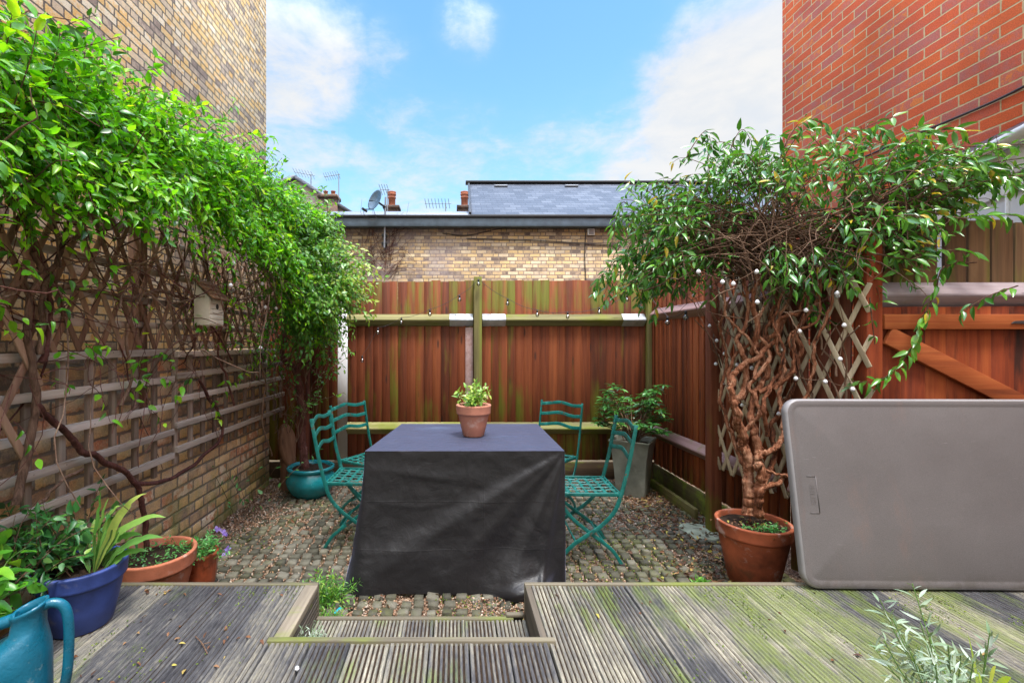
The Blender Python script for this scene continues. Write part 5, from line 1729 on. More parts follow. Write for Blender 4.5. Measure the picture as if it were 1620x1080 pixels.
# blue pot with lily and rose
BP = (-1.535, 1.89, DZ + 0.002)
pot('plant_pot', BP, flared(0.108, 0.156, 0.252, 0.010, 0.066, 0.010), 'blue_glaze', 'cobalt blue plant pot at the left on the decking', (0.142, 0.215))
lil = thing('lily_plant', (BP[0] + 0.05, BP[1], BP[2] + 0.21), 'broad arching bright green leaves at the right side of the blue pot', 'plant')
b, s = MB(), MB()
def blade(b, P, w, side, tint=0.5, fold=0.15):
    """Long arching leaf along a polyline."""
    P = np.array(P, float)
    n = len(P)
    T = np.gradient(P, axis=0)
    T /= np.linalg.norm(T, axis=1)[:, None]
    S = np.cross(T, np.array(side, float))
    S /= np.linalg.norm(S, axis=1)[:, None] + 1e-9
    N = np.cross(S, T)
    ts = np.linspace(0, 1, n)
    W = w / 2 * np.maximum(0.03, np.sin(PI * np.clip(ts, 0, 1) ** 0.75) ** 0.8)
    V = np.zeros((n, 5, 3))
    for k, (a, e) in enumerate(((-1, 1), (-0.5, 0.35), (0, 0), (0.5, 0.35), (1, 1))):
        V[:, k] = P + S * (a * W)[:, None] + N * (fold * e * W)[:, None]
    b.grid(V, tint)
for tip, base, w, z, ti in (((262, 818), (150, 850), 0.052, 0.10, 0.75), ((232, 780), (148, 850), 0.040, 0.10, 0.95), ((258, 850), (160, 860), 0.055, 0.05, 0.35), ((225, 846), (150, 858), 0.060, 0.05, 0.5), ((172, 788), (150, 850), 0.034, 0.06, 0.7), ((190, 800), (152, 850), 0.036, 0.09, 0.8),
                            ((205, 800), (150, 850), 0.046, 0.08, 0.6), ((118, 825), (146, 850), 0.036, 0.08, 0.6), ((160, 775), (148, 850), 0.028, 0.03, 0.4), ((235, 872), (165, 862), 0.044, 0.03, 0.55), ((120, 865), (142, 860), 0.034, 0.04, 0.5), ((195, 872), (160, 866), 0.04, 0.02, 0.6), ((185, 815), (150, 850), 0.044, 0.06, 0.5)):
    y0 = BP[1] + random.uniform(-0.02, 0.05)
    a = at(base[0], base[1], y0)
    a[2] = BP[2] + 0.205
    e = at(tip[0], tip[1], y0 + random.uniform(-0.02, 0.08))
    P = bezier(a, (a + e) / 2 + (0, 0, z + 0.05), e, 12)
    P[3:-3] += RNG.normal(0, 0.003, (len(P) - 6, 3))
    blade(b, P, w * 0.78, (0.2 + random.gauss(0, 0.3), -0.5, 0.8), ti, random.uniform(0.05, 0.3))
    s.tube(P[:5], 0.0035, 5)
b.build('leaves', 'leaf_lily', lil, smooth=True)
s.build('stalks', 'green_stem', lil, smooth=True)
def bushy(name, label, c, n, h, spread, sz, mat, lean=(0, 0, 0), tm=None, step=0.035, start=0.2, pair=True, hang=0.1, stem_mat='twig', cat='plant', up=(0, -0.2, 0.9), r0=0.003, rad=0.05, tint=None):
    t = thing(name, c, label, cat)
    b, s = MB(), MB()
    acc = []
    for k in range(n):
        p = np.array(c) + (random.gauss(0, rad), random.gauss(0, rad), 0)
        d = np.array([random.gauss(0, spread), random.gauss(0, spread), 1.0]) + np.array(lean)
        P = strand(p, d, h * random.uniform(0.55, 1.1), 9, 0.10, 0.12)
        s.tube(P, np.linspace(r0, r0 * 0.4, len(P)), 5, random.random())
        leaves_along(P, start, step, sz, (0, 0, 0.15), hang, 0.4, acc, pair=pair)
    put_leaves(b, acc, tm or OV, up, 0.4, tint)
    b.build('foliage', mat, t, smooth=True)
    s.build('stems', stem_mat, t, smooth=True)
    return t
bushy('rose_shrub', 'twiggy shrub of small dark green leaflets at the left side of the blue pot', (BP[0] - 0.05, BP[1] - 0.02, BP[2] + 0.205), 20, 0.34, 0.36, (0.03, 0.07), 'leaf_rose', (0.02, -0.02, 0), step=0.030)
bushy('rose_shrub', 'loose small leaved shrub leaning over the deck at the far left edge', (-1.66, 1.66, 0.42), 16, 0.42, 0.42, (0.026, 0.046), 'leaf_rose', (0.10, -0.1, 0), step=0.036)

# terracotta bowl
pot('terracotta_bowl', (-1.575, 2.415, 0.0), flared(0.13, 0.192, 0.30, 0.010, 0.075), 'terracotta', 'wide terracotta bowl of bare soil between the blue pot and the brown glazed pot', (0.178, 0.255), cat='plant pot')
b = MB()
acc = []
for k in range(46):
    a, r = random.uniform(0, 2 * PI), 0.16 * math.sqrt(random.random())
    p = np.array([-1.575 + r * math.cos(a), 2.415 + r * math.sin(a), 0.262])
    for j in range(6):
        acc.append((p + RNG.normal(0, 0.010, 3) + (0, 0, 0.012 + 0.01 * j * 0.5), RNG.normal(0, 1, 3) * (1, 1, 0.3) + (0, 0, 0.4), RNG.uniform(0.010, 0.022)))
put_leaves(b, acc, OVS, (0, 0, 1), 0.3)
tag(b.build('seedlings', 'leaf_herb', smooth=True), 'scattered seedlings sprouting in the wide terracotta bowl', 'seedling', kind='stuff')

# brown glazed ribbed pot
gpz = (-1.425, 2.575, 0.0)
t = thing('glazed_pot', gpz, 'small red brown glazed pot with ribs, overflowing with pale green herb', 'plant pot')
b = MB()
n = 60
prof = [(0.066, 0), (0.070, 0.004), (0.080, 0.08), (0.087, 0.16), (0.090, 0.205), (0.094, 0.212), (0.094, 0.224), (0.086, 0.228), (0.080, 0.222), (0.076, 0.15)]
V = np.zeros((len(prof), n, 3))
for i, (r, z) in enumerate(prof):
    for j in range(n):
        rr = r * (1 + (0.022 * (j % 3 == 0) if 1 < i < 5 else 0))
        V[i, j] = (gpz[0] + rr * math.cos(2 * PI * j / n), gpz[1] + rr * math.sin(2 * PI * j / n), z)
V = np.concatenate([V, V[:, :1]], 1)
b.grid(V)
b.build('pot', 'glaze_brown', t, smooth=True)
s = MB()
s.disc((gpz[0], gpz[1], 0.20), 0.082)
s.build('soil', 'soil', t, smooth=True)
h = bushy('pansy_plant', 'mound of pale green pansy leaves with violet flowers over the brown glazed pot', (gpz[0], gpz[1], 0.205), 42, 0.13, 0.75, (0.018, 0.032), 'leaf_herb', step=0.018, start=0.25, rad=0.045, hang=0.0, stem_mat='green_stem', r0=0.002)
for px, py in ((352, 838), (357, 843), (360, 868), (344, 836), (356, 874)):
    fb = MB()
    q = at(px, py, 2.55)
    acc = [(q, RNG.normal(0, 0.5, 3) + (math.cos(k * 1.25), -0.3, math.sin(k * 1.25)), 0.020) for k in range(5)]
    put_leaves(fb, acc, [leaf(0.9, 0.1, 0.1, 0.6, 3)], (0, -1, 0.2), 0.1)
    fb.build('flower', 'flower', h, smooth=True)
# plants climbing out of the wall foot
for (px, py), lab in (((385, 800), 'thin self sown plant with pale round leaves at the foot of the left brick wall'),):
    q = on_x(px, py, -1.70)
    q[2] = 0.02
    bushy('wall_weed', lab, tuple(q), 7, 0.62, 0.16, (0.03, 0.055), 'leaf_herb', step=0.085, start=0.15, pair=False, hang=0.2, rad=0.07, r0=0.0022, stem_mat='twig', cat='weed')

# turquoise pot
pot('turquoise_pot', (-1.31, 4.2, 0.0), [(0.135, 0.0), (0.145, 0.004), (0.185, 0.05), (0.216, 0.11), (0.222, 0.15), (0.212, 0.19), (0.190, 0.222), (0.184, 0.232), (0.204, 0.240), (0.213, 0.252), (0.212, 0.266), (0.200, 0.274), (0.184, 0.270), (0.172, 0.252), (0.168, 0.20)],
    'teal_glaze', 'round turquoise glazed pot with a thick rim in the far left corner', (0.174, 0.248))
b = MB()
c = np.array([-1.57, 4.32, 0.43])
nv = np.array([0.85, -0.5, 0.12]); nv /= np.linalg.norm(nv)
uu = np.cross(nv, (0, 0, 1)); uu /= np.linalg.norm(uu)
ww = np.cross(uu, nv)
rows = []
for r, o in ((0.0, 0.03), (0.9, 0.03), (1.0, 0.022), (1.02, 0.0), (0.97, -0.03), (0.0, -0.03)):
    rows.append([c + uu * 0.085 * r * math.cos(a) * (1 + 0.05 * math.sin(3 * a)) + ww * 0.195 * r * (1 - 0.12 * math.cos(2 * a + 1)) * math.sin(a) * (1 + 0.04 * math.cos(2 * a)) + nv * o for a in np.linspace(0, 2 * PI, 25)])
b.grid(np.array(rows))
b.tube([(-1.56, 4.36, -0.02), (-1.57, 4.36, 0.3)], [0.09, 0.075], 9, 0.2, 0.1)
tag(b.build('log_slice', 'wood_disc', smooth=False), 'rough brown log slice propped on a stump behind the turquoise pot', 'log')

# zinc planter
pz = (1.655, 4.235, 0.0)
t = thing('zinc_planter', pz, 'tall dull grey square planter flaring outwards in the right rear corner', 'planter')
b = MB()
th = math.radians(34)
ca, sa = math.cos(th), math.sin(th)
prof = [(0.118, 0.0), (0.122, 0.03), (0.128, 0.12), (0.136, 0.24), (0.148, 0.36), (0.163, 0.46), (0.170, 0.492), (0.176, 0.50), (0.176, 0.512), (0.160, 0.512), (0.155, 0.49), (0.14, 0.42)]
rows = []
for hw, z in prof:
    ring = []
    for sx, sy in ((-1, -1), (0, -1), (1, -1), (1, 0), (1, 1), (0, 1), (-1, 1), (-1, 0), (-1, -1)):
        x, y = sx * hw, sy * hw
        ring.append((pz[0] + x * ca + y * sa * 1.0 * 1, pz[1] - x * sa + y * ca, z))
    rows.append(ring)
b.grid(np.array(rows)[:, ::-1])
b.build('planter', 'zinc', t, bevel=0.002)
s = MB()
s.disc((pz[0], pz[1], 0.47), 0.135)
s.build('soil', 'soil', t, smooth=True)
t = thing('evergreen_shrub', (pz[0], pz[1], 0.47), 'bushy evergreen with whorled glossy leaves in the tall grey planter', 'shrub')
b, s = MB(), MB()
acc = []
for k in range(58):
    a = random.uniform(0, 2 * PI)
    el = random.uniform(0.15, 1.0)
    tip = np.array([pz[0] - 0.02 + 0.31 * math.cos(a) * (1.05 - el * 0.35), pz[1] - 0.02 + 0.27 * math.sin(a) * (1.05 - el * 0.4), 0.52 + 0.46 * el + random.gauss(0, 0.03)])
    if k in (0, 1, 2, 3):
        tip = np.array([pz[0] + 0.17 + 0.02 * k, pz[1] - 0.04 * k, 0.93 + 0.028 * k])
    P = bezier(np.array([pz[0] + random.gauss(0, 0.03), pz[1] + random.gauss(0, 0.03), 0.47]), (np.array([pz[0], pz[1], 0.5]) + tip) / 2 + (0, 0, 0.03), tip, 9)
    s.tube(P, np.linspace(0.005, 0.002, 9), 5, random.random())
    for w_ in (9, 6):
        base = P[-1] if w_ == 9 else P[6]
        for j in range(9 if w_ == 9 else 6):
            an = j * 2 * PI / 9 + random.gauss(0, 0.2)
            acc.append((base + RNG.normal(0, 0.008, 3), np.array([math.cos(an), math.sin(an), random.uniform(-0.35, 0.35)]), RNG.uniform(0.05, 0.085)))
put_leaves(b, acc, [leaf(0.34, 0.15, 0.25, 0.9, 4), leaf(0.30, 0.2, 0.1, 0.9, 4)], (0, -0.15, 1), 0.2)
b.build('foliage', 'leaf_shrub', t, smooth=True)
s.build('stems', 'twig', t, smooth=True)

# near left bright plant in a terracotta pot
NP = (-1.615, 1.47, DZ + 0.002)
pot('terracotta_pot', NP, flared(0.085, 0.118, 0.25, 0.010, 0.06), 'terracotta_pink', 'terracotta pot mostly outside the frame behind the watering can', (0.105, 0.225))
bushy('leafy_plant', 'bright green lobed leaves spilling over the left edge behind the watering can', (NP[0] + 0.03, NP[1] - 0.02, NP[2] + 0.225), 26, 0.30, 0.6, (0.045, 0.085), 'leaf_bright', (0.10, 0.05, 0), tm=[leaf(0.55, 0.1, 0.3, 0.7, 6, 0.03), leaf(0.48, 0.2, 0.2, 0.7, 6, 0.04)], step=0.045, start=0.3, hang=0.05, rad=0.05, stem_mat='green_stem')
# lavender in a pot below the frame
LP = (1.40, 1.25, DZ + 0.002)
pot('terracotta_pot', LP, flared(0.08, 0.105, 0.155, 0.010, 0.045), 'terracotta', 'terracotta pot just below the frame holding the silvery lavender', (0.092, 0.135))
t = thing('lavender_plant', (LP[0], LP[1], LP[2] + 0.135), 'silvery narrow leaved lavender in front of the grey table', 'plant')
b, s = MB(), MB()
acc = []
def sprig(pts, r=0.0022):
    P = smooth_path(pts, 16)
    s.tube(P, np.linspace(r, 0.0012, 16), 5, random.random())
    leaves_along(P, 0.2, 0.019, (0.022, 0.048), (0, 0, 0.2), -0.15, 0.30, acc, jit=0.28)
root = np.array([LP[0], LP[1], LP[2] + 0.135])
for px, py, y in ((1443, 922, 1.36), (1392, 948, 1.34), (1412, 978, 1.30), (1456, 985, 1.28), (1398, 1012, 1.26), (1376, 1015, 1.33), (1566, 1000, 1.24), (1560, 1020, 1.25), (1470, 1010, 1.22), (1500, 1020, 1.2), (1520, 1035, 1.18), (1440, 1030, 1.22), (1480, 1050, 1.16), (1510, 1055, 1.15), (1540, 1045, 1.2), (1455, 1045, 1.25), (1425, 1000, 1.33)):
    q = at(px, py, y)
    m = (root + q) / 2 + np.array([(q[0] - root[0]) * 0.15, 0, -0.02])
    sprig([root + RNG.normal(0, 0.02, 3) * (1, 1, 0), m, q])
put_leaves(b, acc, [leaf(0.20, 0.25, 0.35, 0.8, 5), leaf(0.17, 0.1, -0.35, 0.8, 5)], (0, -0.3, 0.9), 0.3)
b.build('foliage', 'leaf_silver', t, smooth=True)
s.build('stems', 'green_stem', t, smooth=True)
t = thing('strap_leaf_plant', (LP[0] + 0.03, LP[1] - 0.03, LP[2] + 0.135), 'few yellow green strap leaves at the bottom right corner beside the lavender', 'plant')
b = MB()
for px, py, y, w in ((1575, 1052, 1.10, 0.022), (1530, 1000, 1.22, 0.010), (1600, 1070, 1.05, 0.024), (1548, 1062, 1.08, 0.020)):
    q = at(px, py, y)
    P = bezier(root + (0.02, -0.02, 0), (root + q) / 2 + (0.02, 0, 0.05), q, 10)
    blade(b, P, w, (0, -0.7, 0.7), random.uniform(0.75, 1.0))
b.build('leaves', 'leaf_jasmine', t, smooth=True)

# weeds on the patio
for px, py, y, n, hh, lab in ((516, 918, 2.46, 46, 0.17, 'feathery yellow green weed clump at the lower left corner of the black cover'), (480, 905, 2.52, 14, 0.08, 'low tuft of weed left of the feathery clump, near the deck corner'), (1112, 905, 2.60, 22, 0.05, 'tiny bright green weed by the deck edge right of the table')):
    q = at(px, py, y)
    bushy('weed_clump', lab, (q[0], y, 0.004), n, hh, 0.75, (0.018, 0.034) if n > 20 else (0.015, 0.03), 'leaf_jasmine' if n != 22 else 'leaf_bright', step=0.013, start=0.15, tm=[leaf(0.22, 0.2, 0.3, 0.8, 3)], rad=0.03, hang=-0.1, stem_mat='green_stem', r0=0.0016, cat='weed')
q = at(498, 1000, 1.86)
bushy('weed_clump', 'grey green weed sprouting in the left corner of the low step', (-0.595, 1.90, 0.092), 22, 0.13, 0.5, (0.014, 0.026), 'leaf_silver', step=0.010, start=0.1, tm=[leaf(0.16, 0.2, 0.2, 0.8, 3)], rad=0.03, hang=-0.2, stem_mat='green_stem', r0=0.0014, cat='weed')
bushy('weed_clump', 'yellow green weed between the low step and the left deck side', (-0.60, 2.24, 0.004), 24, 0.12, 0.55, (0.016, 0.03), 'leaf_jasmine', step=0.013, start=0.1, tm=[leaf(0.2, 0.2, 0.3, 0.8, 3)], rad=0.025, hang=-0.1, stem_mat='green_stem', r0=0.0014, cat='weed')

SKYGAIN, SKYTINT, EXPO = 2.0, (0.98, 1.46, 1.54), 0.95
# ------------------------------------------------------------------ covered table
cov = thing('covered_table', (0.09, 3.04, 0), 'table under a creased black waterproof cover that pools on the paving', 'table')
FL, FR, BR, BL = np.array([-0.505, 2.60]), np.array([0.630, 2.605]), np.array([0.632, 3.47]), np.array([-0.395, 3.47])
def bump_(x, w):
    return math.exp(-(x / w) ** 2)
def ridge(x, up, dn):
    return math.exp(-(x / (up if x > 0 else dn)) ** 2)
cor = [FL, FR, BR, BL]
per, nor, par = [], [], []
NS = [150, 80, 60, 80]
for e in range(4):
    a, c = cor[e], cor[(e + 1) % 4]
    d = (c - a) / np.linalg.norm(c - a)
    n_ = np.array([d[1], -d[0]])
    for i in range(NS[e]):
        u = i / NS[e]
        per.append(a + (c - a) * u)
        nor.append(n_)
        par.append((e, u))
K = len(per)
nor = np.array(nor)
for _ in range(3):
    nor = (np.roll(nor, 1, 0) + nor * 2 + np.roll(nor, -1, 0))
    nor /= np.linalg.norm(nor, axis=1)[:, None]
TV = 64
tv = np.concatenate([np.linspace(0, 0.03, 5)[:-1], np.linspace(0.03, 1, TV - 4)])
folds = [(32.5, 0.026, 16, 5.0), (46, 0.010, 7, 5.0), (67, 0.030, 11, 5.5), (78, 0.014, 4.0, 4.0)]
V = np.zeros((K, TV, 3))
for i, ((e, u), p, n_) in enumerate(zip(par, per, nor)):
    for j, v in enumerate(tv):
        z = TZ * (1 - v)
        d = 0.010 * v
        px_, py_ = (1 - u) * 1.135, v * TZ
        if e == 0:
            ang = math.degrees(math.atan2(py_, px_ + 1e-6))
            r = math.hypot(px_, py_)
            for fa, am, wu, wd in folds:
                fade = min(1, r / 0.16) * (1.0 if fa < 60 else min(1, max(0.0, 1.25 - abs(r - 0.45) * 0.8)))
                d += am * min(1.25, 0.45 + r) * fade * ridge(ang - fa, wu, wd)
            # folded packing creases and small pulls
            d += 0.004 * ridge(py_ - (0.27 + 0.045 * math.sin(u * 6)), 0.008, 0.02) * bump_(u - 0.25, 0.22)
            d += 0.006 * ridge(py_ - (0.10 + 0.16 * u), 0.012, 0.03) * bump_(u - 0.33, 0.2)
            d += 0.004 * ridge(py_ - (0.57 - 0.10 * u), 0.010, 0.02) * bump_(u - 0.1, 0.16)
            d += 0.003 * bump_(u - 0.52, 0.012)
            # pooled bulge low at the right
            d += 0.060 * bump_(u - 0.80, 0.13) * bump_(v - 1.0, 0.16) + 0.045 * bump_(u - 0.62, 0.18) * bump_(v - 1.02, 0.22)
            d += 0.050 * ridge((v - 0.93) - (u - 0.72) * -0.35, 0.06, 0.02) * bump_(u - 0.78, 0.10)
            d += 0.035 * ridge((u - 0.855) + (v - 0.9) * 0.35, 0.045, 0.010) * bump_(v - 0.93, 0.10)
            d += 0.05 * v * v * (1 - u) ** 2
            d += 0.014 * fbm(u * 3.5, v * 3, 3.3) * v + 0.004 * fbm(u * 12, v * 9, 8.1)
            cs = (1 - u) ** 3
        elif e == 3:
            d += (0.035 + 0.07 * v) * v * (0.4 + 0.6 * u) + 0.012 * math.sin(u * 21) * v
            d += 0.008 * fbm(u * 6, v * 4, 2.2)
        else:
            d += 0.012 * math.sin(u * 19 + e) * v + 0.008 * fbm(u * 6, v * 4, e)
            if e == 1:
                d *= 0.35
        if v < 0.03:
            d *= v / 0.03
            z = TZ - 0.006 * (1 - math.sqrt(max(0, 1 - (v / 0.03) ** 2))) - (TZ * v) * (v / 0.03)
        hem = 0.0
        if e == 0:
            hem = 0.012 * math.sin(u * 5 + 0.5) * v ** 4
        if v < 0.06:
            z += (0.004 * math.sin(u * 7 + e * 2) + 0.003 * fbm(u * 11, e)) * (1 - v / 0.06) * min(1, v / 0.02)
        zz = max(0.006 + 0.004 * fbm(u * 9, e), z + hem)
        V[i, j] = (p[0] + n_[0] * d, p[1] + n_[1] * d, zz)
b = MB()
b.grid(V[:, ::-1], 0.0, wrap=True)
# top sheet: perimeter rings shrinking to the middle, with slack wrinkles
ctr = np.array([0.09, 3.04])
RN = 34
T = np.zeros((K, RN, 3))
for i, p in enumerate(per):
    for j in range(RN):
        s = 1 - j / (RN - 1) * 0.999
        q = ctr + (p - ctr) * s
        w = min(1, (1 - s) * 6)
        z = TZ - w * 0.004 + w * (0.0040 * fbm(q[0] * 5, q[1] * 7, 1) + 0.0012 * fbm(q[0] * 14, q[1] * 20, 4))
        z += w * 0.018 * bump_((q[1] - 3.33) - 0.04 * math.sin(q[0] * 8), 0.035) * bump_(q[0] + 0.13, 0.14)
        z += w * 0.004 * ridge((q[1] - 2.98) - (q[0] - 0.1) * 0.25, 0.012, 0.03) * bump_(q[0] - 0.3, 0.3)
        z += w * 0.003 * ridge((q[1] - 2.93), 0.012, 0.03) * bump_(q[0] + 0.2, 0.2)
        T[i, j] = (*q, z)
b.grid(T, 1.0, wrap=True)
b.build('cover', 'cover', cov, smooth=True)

# ------------------------------------------------------------------ folding iron chairs (local: front towards -Y)
def make_chair(label):
    t = thing('garden_chair', (0, 0, 0), label, 'chair', 'teal folding iron chairs round the covered table')
    hw = 0.195
    # back post sweeping down into the front foot, one per side
    A = smooth_path([(0.285, 0.885), (0.262, 0.76), (0.235, 0.62), (0.205, 0.50), (0.185, 0.43), (0.150, 0.345), (0.075, 0.262), (-0.02, 0.195), (-0.105, 0.135), (-0.165, 0.070), (-0.200, 0.012)], 44)
    B = smooth_path([(-0.190, 0.440), (-0.165, 0.375), (-0.110, 0.300), (-0.02, 0.225), (0.075, 0.155), (0.150, 0.090), (0.200, 0.012)], 34)
    for s in (-1, 1):
        b = MB()
        b.ribbon([(s * hw, y, z) for y, z in A], 0.009, 0.024, (1, 0, 0))
        leg = b.build('side_bar', 'teal_paint', t, bevel=0.002)
        f = MB()
        f.box(s * hw - 0.008, s * hw + 0.008, -0.222, -0.186, -0.002, 0.016)
        f.build('foot', 'rubber', leg, bevel=0.003)
    for s in (-1, 1):
        b = MB()
        b.ribbon([(s * (hw - 0.014), y, z) for y, z in B], 0.009, 0.022, (1, 0, 0))
        leg = b.build('leg', 'teal_paint', t, bevel=0.002)
        f = MB()
        f.box(s * (hw - 0.014) - 0.008, s * (hw - 0.014) + 0.008, 0.186, 0.222, -0.002, 0.016)
        f.build('foot', 'rubber', leg, bevel=0.003)
    b = MB()
    b.bar((-hw, -0.085, 0.150), (hw, -0.085, 0.150), 0.012, 0.008)
    b.bar((-hw + 0.014, 0.10, 0.135), (hw - 0.014, 0.10, 0.135), 0.012, 0.008)
    b.build('stretcher', 'teal_paint', t, bevel=0.002)
    # seat: rim and woven flat strips
    b = MB()
    y0, y1, zs = -0.205, 0.195, 0.447
    for y in (y0, y1):
        b.ribbon([(x, y, zs - 0.010 * (1 - (x / 0.18) ** 2) * 0.4) for x in np.linspace(-0.186, 0.186, 9)], 0.022, 0.010, (0, 0, 1))
    for x in (-0.184, 0.184):
        b.bar((x, y0, zs), (x, y1, zs), 0.008, 0.022)
    seat = b.build('seat_frame', 'teal_paint', t, bevel=0.002)
    b = MB()
    for k in range(6):
        x = -0.150 + k * 0.060
        b.ribbon([(x, y, zs + 0.006 + 0.002 * math.cos((y - y0) / 0.058 * PI + k * PI) - 0.008 * (1 - (y / 0.2) ** 2)) for y in np.linspace(y0, y1, 29)], 0.022, 0.0025, (1, 0, 0))
    for k in range(7):
        y = y0 + 0.027 + k * 0.058
        b.ribbon([(x, y, zs + 0.006 + 0.002 * math.cos((x + 0.150) / 0.060 * PI + k * PI + PI) - 0.008 * (1 - (y / 0.2) ** 2)) for x in np.linspace(-0.184, 0.184, 27)], 0.022, 0.0025, (0, 1, 0))
    b.build('seat', 'teal_paint', t)
    # three wavy back slats
    def wave(u):
        return np.interp(u, [0, 0.12, 0.30, 0.45, 0.60, 0.74, 0.88, 1.0], [0.0, 0.004, 0.016, 0.026, 0.016, 0.002, 0.006, 0.012])
    for y, z in ((0.279, 0.852), (0.262, 0.765), (0.243, 0.672)):
        us = np.linspace(0, 1, 26)
        zz = wave(us)
        zz = np.convolve(np.pad(zz, 2, 'edge'), np.ones(5) / 5, 'valid')
        b = MB()
        b.ribbon([(-hw + 2 * hw * u, y + 0.022 * math.sin(PI * u), z + w) for u, w in zip(us, zz)], 0.028, 0.006, (0, 0.2, 1))
        b.build('back_slat', 'teal_paint', t, bevel=0.0015)
    return t


c0 = make_chair('teal iron chair right of the table, in front of the grey planter')
c0.location = (0.855, 3.05, 0.0)
c0.rotation_euler = (0, 0, math.radians(-90 - 2))
spots = [((-0.665, 3.26, 0), 88, 'teal iron chair left of the table, beside the turquoise pot'),
         ((-0.655, 3.73, 0), 58, 'teal iron chair at the far left corner of the table, before the fence gap'),
         ((0.745, 3.77, 0), -42, 'teal iron chair at the far right corner of the table, against the rear fence')]
for loc, rz, lab in spots:
    c = dup(c0, loc, math.radians(rz))
    c['label'] = lab

# ------------------------------------------------------------------ folding table leaning on its side
ft = thing('folding_table', (2.57, 2.14, DZ), 'large taupe plastic folding table top leaning on its long edge on the deck', 'folding table')
W_, H_, R_, TH = 1.83, 0.882, 0.072, 0.042
def rrect(w, h, r, n=10):
    out = []
    for cx, cy, a0 in ((w / 2 - r, -h / 2 + r, -90), (w / 2 - r, h / 2 - r, 0), (-w / 2 + r, h / 2 - r, 90), (-w / 2 + r, -h / 2 + r, 180)):
        for k in range(n + 1):
            a = math.radians(a0 + 90 * k / n)
            out.append((cx + r * math.cos(a), cy + r * math.sin(a)))
    return out
tilt = math.atan2(0.14, 0.87)
M_ = Matrix.Translation((1.640 + W_ / 2, 2.122, DZ + 0.008)) @ Matrix.Rotation(math.radians(-1.0), 4, 'Z') @ Matrix.Rotation(-tilt, 4, 'X')
def tp_(x, y, d):                                   # panel coordinates, d towards the viewer
    v = M_ @ Vector((x, -d, y + H_ / 2))
    return (v.x, v.y, v.z)
b = MB()
rings = []
for ins, d in ((0.010, -TH), (0.0, -TH + 0.008), (0.0, -0.012), (0.003, -0.004), (0.010, 0.0)):
    rings.append([tp_(x, y, d) for x, y in rrect(W_ - 2 * ins, H_ - 2 * ins, R_ - ins)])
k = len(rings[0])
b.grid(np.array([r + r[:1] for r in rings]))
b.build('edge', 'plastic_edge', ft, smooth=True)
b = MB()
rings = []
for ins, d in ((0.010, 0.0), (0.016, 0.0015), (0.030, 0.0015), (0.036, 0.000), (0.042, -0.0005), (0.048, 0.001), (0.30, 0.001)):
    rings.append([tp_(x, y, d) for x, y in rrect(W_ - 2 * ins, H_ - 2 * ins, max(0.012, R_ - ins))])
b.grid(np.array([r + r[:1] for r in rings]))
b.add(rings[-1], [tuple(range(k))])
b.add([tp_(x, y, -TH) for x, y in rrect(W_ - 0.02, H_ - 0.02, R_ - 0.01)], [tuple(range(k))[::-1]])
face = b.build('table_top', 'grey_plastic', ft, smooth=True)
# moulded lettering in its frame, running up the left edge
cu = bpy.data.curves.new('lettering', 'FONT')
cu.body = 'LIFETIME'
cu.size = 0.034
cu.extrude = 0.0007
cu.align_x = 'CENTER'
cu.align_y = 'CENTER'
tmp = bpy.data.objects.new('lettering', cu)
COL.objects.link(tmp)
bpy.context.view_layer.update()
me = bpy.data.meshes.new_from_object(tmp.evaluated_get(bpy.context.evaluated_depsgraph_get()))
bpy.data.objects.remove(tmp)
lx, ly = -W_ / 2 + 0.085, -0.015
vs = []
for vtx in me.vertices:
    x, y, z = vtx.co
    vs.append(tp_(lx - y, ly + x * 0.72, 0.0012 + z))
b = MB()
b.add(vs, [tuple(p.vertices) for p in me.polygons])
for (xa, ya, xb, yb) in ((-0.022, -0.085, 0.022, -0.085), (0.022, -0.085, 0.022, 0.085), (0.022, 0.085, -0.022, 0.085)):
    b.bar(tp_(lx + xa, ly + ya, 0.0015), tp_(lx + xb, ly + yb, 0.0015), 0.0035, 0.003, up=(0, -1, 0.1))
b.build('moulded_lettering', 'grey_plastic', face)

# ------------------------------------------------------------------ watering can
wc = thing('watering_can', (-1.25, 1.32, DZ), 'teal blue plastic watering can with its filler mouth open, at the lower left corner', 'watering can')
ud = np.array([-0.93, -0.36])            # towards the spout
vd = np.array([0.36, -0.93])
c0_ = np.array([-1.285, 1.335])
def oval(cx, rx, ry, z, tiltz=0.0, n=36):
    out = []
    for k in range(n + 1):
        a = 2 * PI * k / n
        e = 0.85
        ca_, sa_ = math.copysign(abs(math.cos(a)) ** e, math.cos(a)), math.copysign(abs(math.sin(a)) ** e, math.sin(a))
        p = c0_ + ud * (cx + rx * ca_) + vd * (ry * sa_)
        out.append((p[0], p[1], DZ + (z - DZ + tiltz * ca_) * 0.93))
    return out
b = MB()
secs = [(0.05, 0.0, 0.0, 0.002, 0), (0.05, 0.128, 0.078, 0.002, 0), (0.05, 0.136, 0.084, 0.012, 0), (0.05, 0.140, 0.088, 0.12, 0), (0.052, 0.142, 0.089, 0.235, -0.012), (0.050, 0.138, 0.087, 0.262, -0.022),
        (0.040, 0.122, 0.080, 0.284, -0.034), (0.012, 0.090, 0.066, 0.306, -0.036), (-0.022, 0.055, 0.050, 0.330, -0.022), (-0.036, 0.041, 0.043, 0.350, -0.014), (-0.038, 0.038, 0.041, 0.388, -0.014), (-0.039, 0.041, 0.044, 0.398, -0.015), (-0.039, 0.043, 0.046, 0.406, -0.015), (-0.039, 0.041, 0.044, 0.413, -0.015),
        (-0.039, 0.036, 0.039, 0.410, -0.014), (-0.039, 0.034, 0.037, 0.39, -0.013), (-0.036, 0.036, 0.038, 0.34, -0.012), (0.0, 0.08, 0.06, 0.29, -0.03)]
